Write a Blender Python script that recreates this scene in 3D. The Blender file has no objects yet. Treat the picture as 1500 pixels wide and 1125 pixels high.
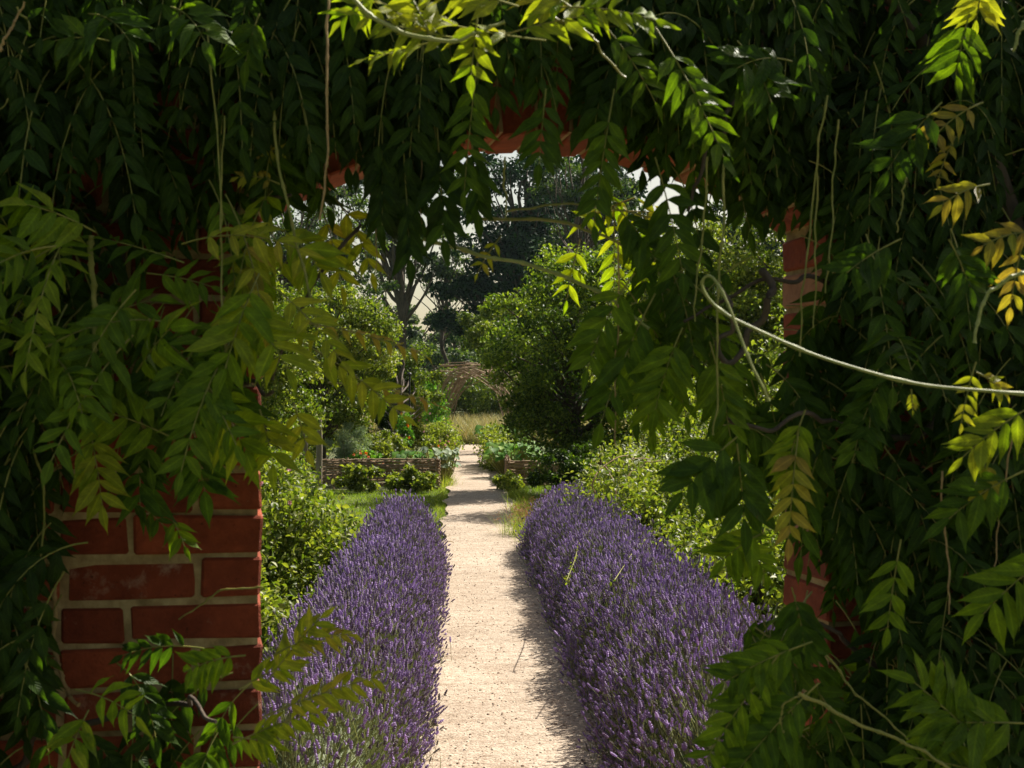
import bpy, bmesh, math, random
import numpy as np
from math import radians as RAD, sin, cos, pi
RNG = np.random.default_rng(11)
random.seed(5)
scene = bpy.context.scene
COL = scene.collection

# ------------------------------------------------------------------ camera
FPX = 2083.0
YAW, PITCH = RAD(-1.98), RAD(0.34)
cam_d = bpy.data.cameras.new('camera'); cam = bpy.data.objects.new('camera', cam_d); COL.objects.link(cam)
cam.location = (0, 0, 1.6); cam.rotation_euler = (pi/2 + PITCH, 0, YAW)
cam_d.lens = 50; cam_d.sensor_width = 36; cam_d.clip_start = 0.05; cam_d.clip_end = 3000
cam_d.dof.use_dof = True; cam_d.dof.focus_distance = 8.5; cam_d.dof.aperture_fstop = 15
scene.camera = cam
CF = np.array([sin(-YAW)*cos(PITCH), cos(YAW)*cos(PITCH), sin(PITCH)])
CR = np.array([cos(YAW), sin(YAW), 0.0])
CU = np.cross(CR, CF)
C0 = np.array([0, 0, 1.6])
def at(px, py, d):
    """point of the garden seen at a pixel of the photograph, d metres ahead"""
    return C0 + d*(CF + CR*(px-750)/FPX + CU*(562.5-py)/FPX)

# ------------------------------------------------------------------ sky and sun
SUN = np.array([0.55, 0.52, 0.80]); SUN /= np.linalg.norm(SUN)
w = bpy.data.worlds.new('World'); scene.world = w; w.use_nodes = True
nt = w.node_tree
bg = nt.nodes['Background']; sky = nt.nodes.new('ShaderNodeTexSky'); sky.sky_type = 'NISHITA'
sky.sun_disc = False; sky.sun_elevation = math.asin(SUN[2]); sky.sun_rotation = math.atan2(SUN[0], SUN[1])
sky.dust_density = 2.5; sky.air_density = 1.0
wm = nt.nodes.new('ShaderNodeMix'); wm.data_type = 'RGBA'; wm.blend_type = 'MULTIPLY'; wm.inputs[0].default_value = 1; wm.inputs[7].default_value = (1.14, 1.0, 0.80, 1)
nt.links.new(sky.outputs[0], wm.inputs[6]); nt.links.new(wm.outputs[2], bg.inputs[0]); bg.inputs[1].default_value = 0.062
sd = bpy.data.lights.new('sun', 'SUN'); sd.energy = 4.8; sd.angle = RAD(0.55); sd.color = (1.0, 0.94, 0.83)
so = bpy.data.objects.new('sun', sd); COL.objects.link(so)
from mathutils import Vector, Matrix
so.rotation_euler = Vector(SUN).to_track_quat('Z', 'Y').to_euler(); so.location = (5, 8, 12)
scene.view_settings.view_transform = 'Standard'; scene.view_settings.look = 'None'
scene.view_settings.exposure = 1.15; scene.view_settings.gamma = 1
scene.cycles.max_bounces = 7; scene.cycles.transparent_max_bounces = 4
scene.cycles.diffuse_bounces = 4; scene.cycles.transmission_bounces = 4; scene.cycles.glossy_bounces = 2
scene.cycles.sample_clamp_indirect = 6

# ------------------------------------------------------------------ materials
def rgb(c): return (c[0], c[1], c[2], 1)
def new_mat(name):
    m = bpy.data.materials.new(name); m.use_nodes = True
    nt = m.node_tree; return m, nt, nt.nodes, nt.links, nt.nodes['Principled BSDF']
def ramp(N, stops):
    r = N.new('ShaderNodeValToRGB'); e = r.color_ramp.elements
    while len(e) < len(stops): e.new(0.5)
    for i, (p, c) in enumerate(stops): e[i].position = p; e[i].color = rgb(c)
    return r
def noise(N, L, scale, detail=4, rough=0.6, coord='Object', vec=None):
    n = N.new('ShaderNodeTexNoise'); n.inputs['Scale'].default_value = scale
    n.inputs['Detail'].default_value = detail; n.inputs['Roughness'].default_value = rough
    if vec is None:
        tc = N.new('ShaderNodeTexCoord'); vec = tc.outputs[coord]
    L.new(vec, n.inputs['Vector']); return n
def mixc(N, L, fac, a, b, mode='MIX'):
    m = N.new('ShaderNodeMix'); m.data_type = 'RGBA'; m.blend_type = mode
    for sock, v in ((m.inputs[0], fac), (m.inputs[6], a), (m.inputs[7], b)):
        if hasattr(v, 'is_output'): L.new(v, sock)
        elif isinstance(v, (int, float)): sock.default_value = v
        else: sock.default_value = rgb(v)
    return m.outputs[2]
def leaf_mat(name, stops, trans=0.35, tmul=(1.5, 1.7, 0.5), rough=0.45, spec=0.5, bump=0.0, nscale=60, veins=False):
    m, nt, N, L, P = new_mat(name)
    a = N.new('ShaderNodeAttribute'); a.attribute_name = 'tint'
    r = ramp(N, stops); L.new(a.outputs['Fac'], r.inputs[0])
    ns = noise(N, L, nscale, 3)
    r2 = ramp(N, [(0.3, (0.72, 0.72, 0.72)), (0.7, (1.15, 1.15, 1.1))]); L.new(ns.outputs[0], r2.inputs[0])
    c = mixc(N, L, 1.0, r.outputs[0], r2.outputs[0], 'MULTIPLY')
    vh = None
    if veins:
        av = N.new('ShaderNodeAttribute'); av.attribute_name = 'lv'; sx = N.new('ShaderNodeSeparateXYZ'); L.new(av.outputs['Vector'], sx.inputs[0])
        mid = ramp(N, [(0.0, (1, 1, 1)), (0.10, (0.5, 0.5, 0.5)), (0.17, (0, 0, 0))]); L.new(sx.outputs[0], mid.inputs[0])
        m1 = N.new('ShaderNodeMath'); m1.operation = 'MULTIPLY_ADD'; m1.inputs[1].default_value = -.20; L.new(sx.outputs[0], m1.inputs[0]); L.new(sx.outputs[1], m1.inputs[2])
        m2 = N.new('ShaderNodeMath'); m2.operation = 'MULTIPLY'; m2.inputs[1].default_value = 62; L.new(m1.outputs[0], m2.inputs[0])
        m3 = N.new('ShaderNodeMath'); m3.operation = 'SINE'; L.new(m2.outputs[0], m3.inputs[0])
        sv = ramp(N, [(0.72, (0, 0, 0)), (1.0, (0.35, 0.35, 0.35))]); L.new(m3.outputs[0], sv.inputs[0])
        c2 = mixc(N, L, 1.0, c, (1.7, 1.6, 1.5), 'MULTIPLY')
        c = mixc(N, L, mid.outputs[0], c, c2); c = mixc(N, L, sv.outputs[0], c, c2)
        spot = noise(N, L, 23, 5, 0.7); sr = ramp(N, [(0.70, (0, 0, 0)), (0.745, (0.8, 0.8, 0.8))]); L.new(spot.outputs[0], sr.inputs[0])
        c = mixc(N, L, sr.outputs[0], c, (0.16, 0.10, 0.03)); vh = m3
    L.new(c, P.inputs['Base Color']); P.inputs['Roughness'].default_value = rough
    P.inputs['Specular IOR Level'].default_value = spec
    t = N.new('ShaderNodeBsdfTranslucent')
    L.new(mixc(N, L, 1.0, c, tmul, 'MULTIPLY'), t.inputs[0])
    mx = N.new('ShaderNodeMixShader'); mx.inputs[0].default_value = trans
    L.new(P.outputs[0], mx.inputs[1]); L.new(t.outputs[0], mx.inputs[2])
    L.new(mx.outputs[0], N['Material Output'].inputs[0])
    if bump:
        b = N.new('ShaderNodeBump'); b.inputs['Strength'].default_value = bump; b.inputs['Distance'].default_value = 0.0012
        L.new((vh or ns).outputs[0], b.inputs['Height']); L.new(b.outputs[0], P.inputs['Normal'])
    return m
def solid_mat(name, stops, scale=12, rough=0.8, bump=0.3, bdist=0.01, stretch=None, spec=0.3, detail=6):
    m, nt, N, L, P = new_mat(name)
    tc = N.new('ShaderNodeTexCoord'); mp = N.new('ShaderNodeMapping'); L.new(tc.outputs['Object'], mp.inputs[0])
    if stretch: mp.inputs['Scale'].default_value = stretch
    ns = noise(N, L, scale, detail, 0.65, vec=mp.outputs[0])
    r = ramp(N, stops); L.new(ns.outputs[0], r.inputs[0]); L.new(r.outputs[0], P.inputs['Base Color'])
    P.inputs['Roughness'].default_value = rough; P.inputs['Specular IOR Level'].default_value = spec
    b = N.new('ShaderNodeBump'); b.inputs['Strength'].default_value = bump; b.inputs['Distance'].default_value = bdist
    L.new(ns.outputs[0], b.inputs['Height']); L.new(b.outputs[0], P.inputs['Normal'])
    return m

# wisteria: tint 0 old dark green, 1 fresh yellow green, bronze at the far end; low also paints shade, high paints sky light
M_wist = leaf_mat('wisteria leaf', [(0, (0.020, 0.045, 0.007)), (0.35, (0.05, 0.10, 0.009)), (0.62, (0.14, 0.22, 0.009)), (0.86, (0.30, 0.31, 0.03)), (1, (0.30, 0.21, 0.05))], trans=0.45, tmul=(1.6, 1.7, 0.4), rough=0.52, spec=0.2, bump=0.35, veins=True)
M_green = leaf_mat('shrub leaf', [(0, (0.03, 0.055, 0.008)), (0.5, (0.10, 0.14, 0.018)), (1, (0.27, 0.28, 0.055))], trans=0.42, rough=0.5, spec=0.32, nscale=20)
M_dark = leaf_mat('orchard leaf', [(0, (0.018, 0.038, 0.007)), (0.5, (0.06, 0.105, 0.012)), (1, (0.22, 0.27, 0.035))], trans=0.38, rough=0.5, spec=0.25, nscale=20)
M_far = leaf_mat('woodland leaf', [(0, (0.010, 0.022, 0.010)), (0.5, (0.03, 0.058, 0.016)), (1, (0.10, 0.14, 0.03))], trans=0.35, rough=0.6, spec=.2, nscale=3)
M_con = leaf_mat('conifer needle', [(0, (0.004, 0.014, 0.010)), (0.5, (0.010, 0.036, 0.014)), (1, (0.030, 0.078, 0.018))], trans=0.1, rough=0.75, spec=.1, nscale=3)
M_bright = leaf_mat('vegetable leaf', [(0, (0.05, 0.13, 0.02)), (0.5, (0.10, 0.24, 0.03)), (1, (0.22, 0.33, 0.05))], trans=0.4, rough=0.6, spec=.2, nscale=12)
M_grey = leaf_mat('silvery leaf', [(0, (0.10, 0.16, 0.09)), (1, (0.30, 0.36, 0.25))], trans=0.25, rough=0.7, nscale=12)
M_grass = leaf_mat('grass blade', [(0, (0.08, 0.13, 0.012)), (0.5, (0.17, 0.235, 0.022)), (1, (0.36, 0.35, 0.09))], trans=0.45, rough=0.7, spec=.15, nscale=3)
M_hay = leaf_mat('dry grass', [(0, (0.17, 0.20, 0.05)), (0.5, (0.33, 0.29, 0.10)), (1, (0.55, 0.43, 0.22))], trans=0.3, tmul=(1.2, 1.1, .8), rough=0.7, nscale=3)
M_russet = leaf_mat('russet seed head', [(0, (0.20, 0.09, 0.05)), (1, (0.42, 0.24, 0.14))], trans=0.3, tmul=(1.2, 1, .8), rough=0.8, nscale=3)
M_lavf = leaf_mat('lavender flower', [(0, (0.16, 0.14, 0.14)), (0.25, (0.24, 0.18, 0.30)), (0.65, (0.34, 0.245, 0.49)), (1, (0.55, 0.43, 0.71))], trans=0.3, tmul=(1.2, 1.0, 1.25), rough=0.75, spec=0.15, nscale=180)
M_lavs = leaf_mat('lavender stem', [(0, (0.10, 0.13, 0.05)), (1, (0.30, 0.33, 0.15))], trans=0.2, tmul=(1.2, 1.2, .8), rough=0.7, nscale=30)
M_orange = leaf_mat('orange petal', [(0, (0.75, 0.13, 0.02)), (1, (0.9, 0.32, 0.03))], trans=0.3, tmul=(1, .8, .5), rough=0.6)
M_pink = leaf_mat('pink petal', [(0, (0.5, 0.10, 0.18)), (1, (0.8, 0.45, 0.5))], trans=0.3, tmul=(1, 1, 1), rough=0.6)
M_white = leaf_mat('white petal', [(0, (0.6, 0.6, 0.5)), (1, (0.8, 0.8, 0.7))], trans=0.3, tmul=(1, 1, 1), rough=0.6)
M_stalk = solid_mat('green shoot', [(0.3, (0.13, 0.15, 0.025)), (0.7, (0.28, 0.25, 0.06))], 40, 0.5, 0.2, 0.002)
M_pale = solid_mat('pale young shoot', [(0.3, (0.17, 0.21, 0.045)), (0.7, (0.32, 0.33, 0.11))], 60, 0.55, 0.5, 0.002)
M_tan = solid_mat('dry tan shoot', [(0.3, (0.22, 0.14, 0.06)), (0.7, (0.42, 0.29, 0.13))], 50, 0.7, 0.4, 0.002)
M_bark = solid_mat('bark', [(0.3, (0.035, 0.025, 0.018)), (0.7, (0.12, 0.09, 0.065))], 9, 0.9, 0.8, 0.03, (1, 1, 0.25))
M_wood = solid_mat('weathered wood', [(0.3, (0.10, 0.085, 0.06)), (0.7, (0.26, 0.22, 0.16))], 14, 0.85, 0.6, 0.01, (3, 3, 0.3))
M_rod = solid_mat('willow rod', [(0.25, (0.09, 0.055, 0.03)), (0.5, (0.25, 0.17, 0.10)), (0.75, (0.42, 0.31, 0.20))], 7, 0.8, 0.4, 0.005)
M_stump = solid_mat('old brown wood', [(0.3, (0.03, 0.016, 0.012)), (0.7, (0.12, 0.06, 0.04))], 12, 0.9, 0.8, 0.02, (2, 2, .5))
M_iron = solid_mat('black iron', [(0.3, (0.01, 0.01, 0.01)), (0.7, (0.03, 0.03, 0.03))], 20, 0.5)
M_pebble = leaf_mat('pebble', [(0, (0.16, 0.10, 0.07)), (0.5, (0.42, 0.33, 0.25)), (1, (0.62, 0.54, 0.44))], trans=0.0, rough=0.9, spec=.2, nscale=90)
M_litter = leaf_mat('dry leaf scrap', [(0, (0.07, 0.045, 0.03)), (0.5, (0.20, 0.14, 0.08)), (0.8, (0.32, 0.25, 0.12)), (1, (0.16, 0.12, 0.22))], trans=0.1, rough=0.9, spec=.1)
M_soil = solid_mat('soil', [(0.3, (0.035, 0.022, 0.013)), (0.7, (0.10, 0.07, 0.04))], 30, 0.95, 0.8, 0.02)

def ground_mat():
    m, nt, N, L, P = new_mat('garden ground')
    big = noise(N, L, 0.5, 6); fine = noise(N, L, 40, 6)
    r1 = ramp(N, [(0.35, (0.05, 0.075, 0.018)), (0.6, (0.12, 0.14, 0.04))]); L.new(big.outputs[0], r1.inputs[0])
    r2 = ramp(N, [(0.3, (0.5, 0.45, 0.4)), (0.7, (1.2, 1.2, 1.1))]); L.new(fine.outputs[0], r2.inputs[0])
    L.new(mixc(N, L, 1.0, r1.outputs[0], r2.outputs[0], 'MULTIPLY'), P.inputs['Base Color'])
    P.inputs['Roughness'].default_value = 0.95
    b = N.new('ShaderNodeBump'); b.inputs['Distance'].default_value = 0.03; L.new(fine.outputs[0], b.inputs['Height']); L.new(b.outputs[0], P.inputs['Normal'])
    return m
def path_mat():
    m, nt, N, L, P = new_mat('compacted gravel')
    tc0 = N.new('ShaderNodeTexCoord'); tc = N.new('ShaderNodeMapping'); L.new(tc0.outputs['Object'], tc.inputs[0]); tc.inputs['Location'].default_value = (7.37, 3.91, 5.23); tc.inputs['Rotation'].default_value = (0.11, 0.07, 0.4)
    big = noise(N, L, 1.3, 5, vec=tc.outputs[0]); mid = noise(N, L, 28, 6, 0.7, vec=tc.outputs[0])
    v = N.new('ShaderNodeTexVoronoi'); v.inputs['Scale'].default_value = 75; L.new(tc.outputs[0], v.inputs['Vector'])
    r1 = ramp(N, [(0.3, (0.36, 0.30, 0.24)), (0.7, (0.46, 0.395, 0.325))]); L.new(big.outputs[0], r1.inputs[0])
    r2 = ramp(N, [(0.28, (0.52, 0.45, 0.38)), (0.45, (0.95, 0.93, 0.9)), (0.75, (1.18, 1.16, 1.14))]); L.new(mid.outputs[0], r2.inputs[0])
    c = mixc(N, L, 1.0, r1.outputs[0], r2.outputs[0], 'MULTIPLY')
    sp = ramp(N, [(0.0, (0.5, 0.42, 0.36)), (0.5, (1, 1, 1)), (1, (1.15, 1.12, 1.1))])
    sx = N.new('ShaderNodeSeparateColor'); L.new(v.outputs['Color'], sx.inputs[0]); L.new(sx.outputs[0], sp.inputs[0])
    c = mixc(N, L, 0.6, c, mixc(N, L, 1.0, c, sp.outputs[0], 'MULTIPLY'))
    mp = N.new('ShaderNodeMapping'); mp.inputs['Scale'].default_value = (1.2, 5.5, 1); mp.inputs['Location'].default_value = (3.1, 7.7, 2.2); L.new(tc0.outputs['Object'], mp.inputs[0])
    st = noise(N, L, 2.2, 8, 0.72, vec=mp.outputs[0]); r3 = ramp(N, [(0.36, (0.78, 0.74, 0.70)), (0.5, (1, 1, 1)), (0.68, (1.08, 1.07, 1.05))]); L.new(st.outputs[0], r3.inputs[0])
    c = mixc(N, L, 1.0, c, r3.outputs[0], 'MULTIPLY')
    gr = noise(N, L, 110, 3, 0.6, vec=tc.outputs[0]); r4 = ramp(N, [(0.33, (0.45, 0.36, 0.30)), (0.42, (1, 1, 1))]); L.new(gr.outputs[0], r4.inputs[0])
    c = mixc(N, L, 0.7, c, mixc(N, L, 1.0, c, r4.outputs[0], 'MULTIPLY'))
    L.new(c, P.inputs['Base Color']); P.inputs['Roughness'].default_value = 0.95; P.inputs['Specular IOR Level'].default_value = 0.15
    b = N.new('ShaderNodeBump'); b.inputs['Strength'].default_value = 0.7; b.inputs['Distance'].default_value = 0.007
    mm = N.new('ShaderNodeMath'); mm.operation = 'SUBTRACT'; L.new(mid.outputs[0], mm.inputs[0]); L.new(v.outputs['Distance'], mm.inputs[1])
    L.new(mm.outputs[0], b.inputs['Height']); L.new(b.outputs[0], P.inputs['Normal'])
    return m
def brick_mat():
    m, nt, N, L, P = new_mat('old red brick')
    a = N.new('ShaderNodeAttribute'); a.attribute_name = 'tint'
    r = ramp(N, [(0, (0.16, 0.032, 0.014)), (0.45, (0.26, 0.052, 0.020)), (0.8, (0.35, 0.085, 0.034)), (1, (0.42, 0.21, 0.125))]); L.new(a.outputs['Fac'], r.inputs[0])
    n1 = noise(N, L, 14, 8, 0.7); n2 = noise(N, L, 90, 5, 0.7); n3 = noise(N, L, 6, 7, 0.75)
    r1 = ramp(N, [(0.3, (0.55, 0.5, 0.5)), (0.65, (1.1, 1.1, 1.1))]); L.new(n1.outputs[0], r1.inputs[0])
    c = mixc(N, L, 1.0, r.outputs[0], r1.outputs[0], 'MULTIPLY')
    lime = ramp(N, [(0.60, (0, 0, 0)), (0.70, (0.8, 0.8, 0.8))]); L.new(n3.outputs[0], lime.inputs[0])
    mm = N.new('ShaderNodeMath'); mm.operation = 'MULTIPLY'; L.new(lime.outputs[0], mm.inputs[0]); L.new(n2.outputs[0], mm.inputs[1])
    c = mixc(N, L, mm.outputs[0], c, (0.50, 0.36, 0.26))
    pit = ramp(N, [(0.30, (0.25, 0.2, 0.2)), (0.36, (1, 1, 1))]); L.new(n2.outputs[0], pit.inputs[0])
    c = mixc(N, L, 1.0, c, pit.outputs[0], 'MULTIPLY')
    L.new(c, P.inputs['Base Color']); P.inputs['Roughness'].default_value = 0.9; P.inputs['Specular IOR Level'].default_value = 0.25
    b = N.new('ShaderNodeBump'); b.inputs['Strength'].default_value = 0.8; b.inputs['Distance'].default_value = 0.006
    ad = N.new('ShaderNodeMath'); ad.operation = 'ADD'; L.new(n1.outputs[0], ad.inputs[0]); L.new(n2.outputs[0], ad.inputs[1])
    L.new(ad.outputs[0], b.inputs['Height']); L.new(b.outputs[0], P.inputs['Normal'])
    return m
M_ground, M_path, M_brick = ground_mat(), path_mat(), brick_mat()
M_mortar = solid_mat('lime mortar', [(0.25, (0.13, 0.08, 0.035)), (0.5, (0.29, 0.20, 0.095)), (0.75, (0.50, 0.38, 0.20))], 22, 0.95, 0.9, 0.008, detail=9)

# ------------------------------------------------------------------ mesh accumulation
class MB:
    def __init__(s): s.v = []; s.t = []; s.f = []; s.n = 0; s.lv = []; s.has = False
    def add(s, V, F, tint=0.5, lv=None):
        V = np.asarray(V, float); F = np.asarray(F, int)
        s.lv.append(np.zeros((len(V), 3)) if lv is None else lv); s.has = s.has or lv is not None
        s.v.append(V); s.f.append(F + s.n); s.t.append(np.broadcast_to(np.asarray(tint, float), (len(V),)).copy()); s.n += len(V)
    def inst(s, tmpl, M, O, tint, veins=False):
        TV, TF = tmpl; M = np.asarray(M); O = np.asarray(O); k = len(O)
        if k == 0: return
        V = np.einsum('kij,nj->kni', M, TV) + O[:, None, :]
        F = TF[None] + (np.arange(k)*len(TV))[:, None, None]
        s.add(V.reshape(-1, 3), F.reshape(-1, TF.shape[1]), np.repeat(np.broadcast_to(tint, (k,)), len(TV)),
              None if not veins else np.tile(np.stack([(np.arange(len(TV)) % 3 != 1)*1.0, TV[:, 1], np.abs(TV[:, 0])*5], -1), (k, 1)) + np.repeat(np.stack([np.zeros(k), np.zeros(k), RNG.random(k)*9], -1), len(TV), 0)*[0, 0, 0])
    def build(s, name, mat, parent=None, smooth=True, origin=None):
        V = np.concatenate(s.v); T = np.concatenate(s.t)
        loops = np.concatenate([f.ravel() for f in s.f]); sizes = np.concatenate([np.full(len(f), f.shape[1]) for f in s.f])
        starts = np.concatenate([[0], np.cumsum(sizes)[:-1]])
        org = np.zeros(3)
        if parent is not None: org = np.array(parent.location)
        elif origin is not None: org = np.array(origin)
        V = V - org
        me = bpy.data.meshes.new(name); me.vertices.add(len(V)); me.vertices.foreach_set('co', V.astype(np.float32).ravel())
        me.loops.add(len(loops)); me.loops.foreach_set('vertex_index', loops.astype(np.int32))
        me.polygons.add(len(sizes)); me.polygons.foreach_set('loop_start', starts.astype(np.int32)); me.polygons.foreach_set('loop_total', sizes.astype(np.int32))
        me.polygons.foreach_set('use_smooth', np.full(len(sizes), smooth))
        me.update(calc_edges=True)
        at_ = me.attributes.new('tint', 'FLOAT', 'POINT'); at_.data.foreach_set('value', T.astype(np.float32))
        if s.has:
            a2 = me.attributes.new('lv', 'FLOAT_VECTOR', 'POINT'); a2.data.foreach_set('vector', np.concatenate(s.lv).astype(np.float32).ravel())
        me.materials.append(mat)
        o = bpy.data.objects.new(name, me); COL.objects.link(o)
        if parent is not None: o.parent = parent
        elif origin is not None: o.location = origin
        return o
def tag(o, label=None, cat=None, group=None, kind=None):
    if label: o['label'] = label
    if cat: o['category'] = cat
    if group: o['group'] = group
    if kind: o['kind'] = kind
    return o
def thing(name, loc, label, cat, group=None):
    o = bpy.data.objects.new(name, None); COL.objects.link(o); o.location = tuple(float(a) for a in loc); o.empty_display_size = 0.1
    bpy.context.view_layer.update()
    return tag(o, label, cat, group)

def unit(v):
    v = np.asarray(v, float); return v/np.maximum(np.linalg.norm(v, axis=-1, keepdims=True), 1e-9)
def tube(mb, pts, rad, n=5, tint=0.5, cap=True):
    P = np.asarray(pts, float); k = len(P); rad = np.broadcast_to(np.asarray(rad, float), (k,))
    T = unit(np.gradient(P, axis=0)); ref = np.array([0.3, 0.2, 1.0]) if abs(T[0][2]) < .9 else np.array([1.0, 0.3, 0])
    V = []
    for i in range(k):
        a = unit(np.cross(T[i], ref)); b = np.cross(T[i], a); ref = np.cross(a, T[i]) if False else ref
        th = np.arange(n)*2*pi/n
        V.append(P[i] + rad[i]*(np.cos(th)[:, None]*a + np.sin(th)[:, None]*b))
    V = np.concatenate(V); F = []
    for i in range(k-1):
        for j in range(n):
            F.append((i*n+j, i*n+(j+1) % n, (i+1)*n+(j+1) % n, (i+1)*n+j))
    mb.add(V, F, tint)
    if cap and n == 4 or cap and n > 4:
        mb.add(V[-n:], [list(range(n))], tint); mb.add(V[:n][::-1], [list(range(n))], tint)
def spline(ctrl, n=24):
    P = np.asarray(ctrl, float); 
    if len(P) == 2: return P[0] + (P[1]-P[0])*np.linspace(0, 1, n)[:, None]
    Q = np.vstack([2*P[0]-P[1], P, 2*P[-1]-P[-2]]); out = []
    m = len(P)-1
    for u in np.linspace(0, m-1e-6, n):
        i = int(u); t = u-i; a, b, c, d = Q[i], Q[i+1], Q[i+2], Q[i+3]
        out.append(0.5*(2*b + (c-a)*t + (2*a-5*b+4*c-d)*t*t + (3*b-a-3*c+d)*t**3))
    return np.array(out)
def wob(P, amp, seed=None, nodes=False):
    r = np.random.default_rng(seed); n = len(P); s = np.linspace(0, 1, n)
    o = np.zeros((n, 3))
    for k in range(1, 5):
        o += (amp/k)*np.sin(2*pi*(k*1.7*s[:, None] + r.random(3)))
    return P + o - o[0]
def frames(ldir, nrm):
    """columns: width, along, normal"""
    Y = unit(ldir); X = unit(np.cross(Y, nrm)); Z = np.cross(X, Y)
    return np.stack([X, Y, Z], axis=-1)

# ---- leaf templates: y along 0..1, x width, z normal
def blade_tmpl(widths, bend=0.15, fold=0.12, wave=0.0, seed=0, W=1.0):
    r = np.random.default_rng(seed); n = len(widths); V = []
    y = np.linspace(0, 1, n); ph = r.random()*6; side = r.normal(0, .03)
    for i in range(n):
        w_ = widths[i]*W; z = -bend*y[i]**2
        wl = wave*sin(ph+y[i]*9); wr = wave*sin(ph+1.7+y[i]*10)
        sh = side*y[i]**2*2; V += [(sh-w_, y[i], z+fold*w_*2+wl*(w_ > .01)), (sh, y[i], z), (sh+w_, y[i], z+fold*w_*2+wr*(w_ > .01))]
    F = []
    for i in range(n-1):
        a = i*3; F += [(a, a+1, a+4, a+3), (a+1, a+2, a+5, a+4)]
    return np.array(V, float), np.array(F)
WIDE = [0.03, 0.12, 0.168, 0.175, 0.145, 0.085, 0.026, 0.003]
LEAFLETS = [blade_tmpl(WIDE, b, f, wv, s, W) for b, f, wv, s, W in ((.12, .2, .03, 1, .9), (.3, .3, .035, 2, .82), (.02, .1, .045, 3, 1.0), (-.1, .25, .035, 4, .85), (.45, .2, .04, 5, .9), (.25, .45, .03, 6, .78), (.6, .15, .05, 7, .95))]
OVAL = blade_tmpl([0.03, 0.24, 0.30, 0.20, 0.01], .15, .25)
OVAL_LO = (np.array([(0, 0, 0), (-.27, .5, .06), (.27, .5, .06), (0, 1, -.08)], float), np.array([(0, 2, 3, 1)]))
LANCE = blade_tmpl([0.03, 0.09, 0.07, 0.005], .2, .2)
GRASS = (np.array([(-.5, 0, 0), (.5, 0, 0), (.38, .5, -.12), (-.38, .5, -.12), (.05, 1, -.45), (-.05, 1, -.45)], float), np.array([(0, 1, 2, 3), (3, 2, 4, 5)]))

# ------------------------------------------------------------------ ground, path, lawn
def gz(x, y):
    return 0.02*np.sin(x*1.3+y*.4)*np.sin(y*.7)
def sheet(name, xs, ys, zf, mat, jit=None):
    X, Y = np.meshgrid(xs, ys); Z = zf(X, Y)
    if jit is not None: X = X + jit(X, Y)
    V = np.stack([X, Y, Z], -1).reshape(-1, 3); nx, ny = len(xs), len(ys)
    i, j = np.meshgrid(np.arange(nx-1), np.arange(ny-1)); a = (j*nx+i).ravel()
    m = MB(); m.add(V, np.stack([a, a+1, a+1+nx, a+nx], -1)); o = m.build(name, mat); tag(o, kind='structure'); return o
def axis(lo, hi, dense_lo, dense_hi, nd, nfar):
    return np.unique(np.concatenate([np.linspace(lo, dense_lo, nfar), np.linspace(dense_lo, dense_hi, nd), np.linspace(dense_hi, hi, nfar)]))
sheet('ground', axis(-900, 900, -12, 12, 70, 12), axis(-60, 1500, -4, 60, 150, 12), lambda x, y: gz(x, y)-0.045 + np.where(y > 62, (np.clip(y, 62, 400)-62)*0.0, 0), M_ground)
PX0, PX1 = -0.24, 0.73
pj = lambda X, Y: np.where(X < 0.2, -1, 1)*(0.035*np.sin(Y*1.9+X)+0.03*np.sin(Y*4.3)) * (np.abs(X-0.245)/0.485)**3
sheet('path', np.linspace(PX0, PX1, 22), np.linspace(-3, 43.5, 500), lambda x, y: 0.012+0.006*np.sin(y*2+x*5)+0.01*(1-((x-.245)/.48)**2), M_path, pj)
# pebbles and grit
pb = MB(); n = 9000
y = 5.5 + (RNG.random(n)**1.6)*18; x = PX0+RNG.random(n)*(PX1-PX0)
th = np.arange(5)*2*pi/5
PEB = (np.vstack([np.stack([np.cos(th), np.sin(th), 0*th], -1), np.stack([.6*np.cos(th+.3), .6*np.sin(th+.3), 0*th+.55], -1)]), np.array([(i, (i+1) % 5, 5+(i+1) % 5, 5+i) for i in range(5)]))
s_ = 0.0022+0.008*RNG.random(n)**5
M = np.zeros((n, 3, 3)); a_ = RNG.random(n)*6.28
M[:, 0, 0] = np.cos(a_)*s_; M[:, 0, 1] = -np.sin(a_)*s_; M[:, 1, 0] = np.sin(a_)*s_*1.3; M[:, 1, 1] = np.cos(a_)*s_; M[:, 2, 2] = s_
O = np.stack([x, y, 0.012+0.006*np.sin(y*2+x*5)+0.01*(1-((x-.245)/.48)**2)], -1)
tt = RNG.random(n)
pb.inst(PEB, M, O, tt)
top = O.copy(); top[:, 2] += s_*0.55
th2 = (np.vstack([np.stack([.6*np.cos(th+.3), .6*np.sin(th+.3), 0*th+.55], -1)]), np.array([[0, 1, 2, 3, 4]])); pb.inst(th2, M, O, tt)
tag(pb.build('gravel', M_pebble), 'loose grit and small pebbles on the path', 'gravel', kind='stuff')

lt = MB(); n = 1500
y = 5.5+(RNG.random(n)**1.5)*22; e = np.where(RNG.random(n) < .5, PX0+np.abs(RNG.normal(0, .09, n)), PX1-np.abs(RNG.normal(0, .12, n))); e = np.where(RNG.random(n) < .15, RNG.uniform(PX0, PX1, n), e)
Fm = frames(unit(RNG.normal(size=(n, 3))*[1, 1, .12]), unit(RNG.normal(size=(n, 3))*.25+[0, 0, 1]))*RNG.uniform(.006, .02, n)[:, None, None]
lt.inst(LANCE, Fm, np.stack([e, y, np.full(n, .034)], -1), RNG.random(n))
tag(lt.build('leaf_litter', M_litter), 'dry leaf scraps and fallen lavender bits along the path edges', 'leaf litter', kind='stuff')

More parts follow.
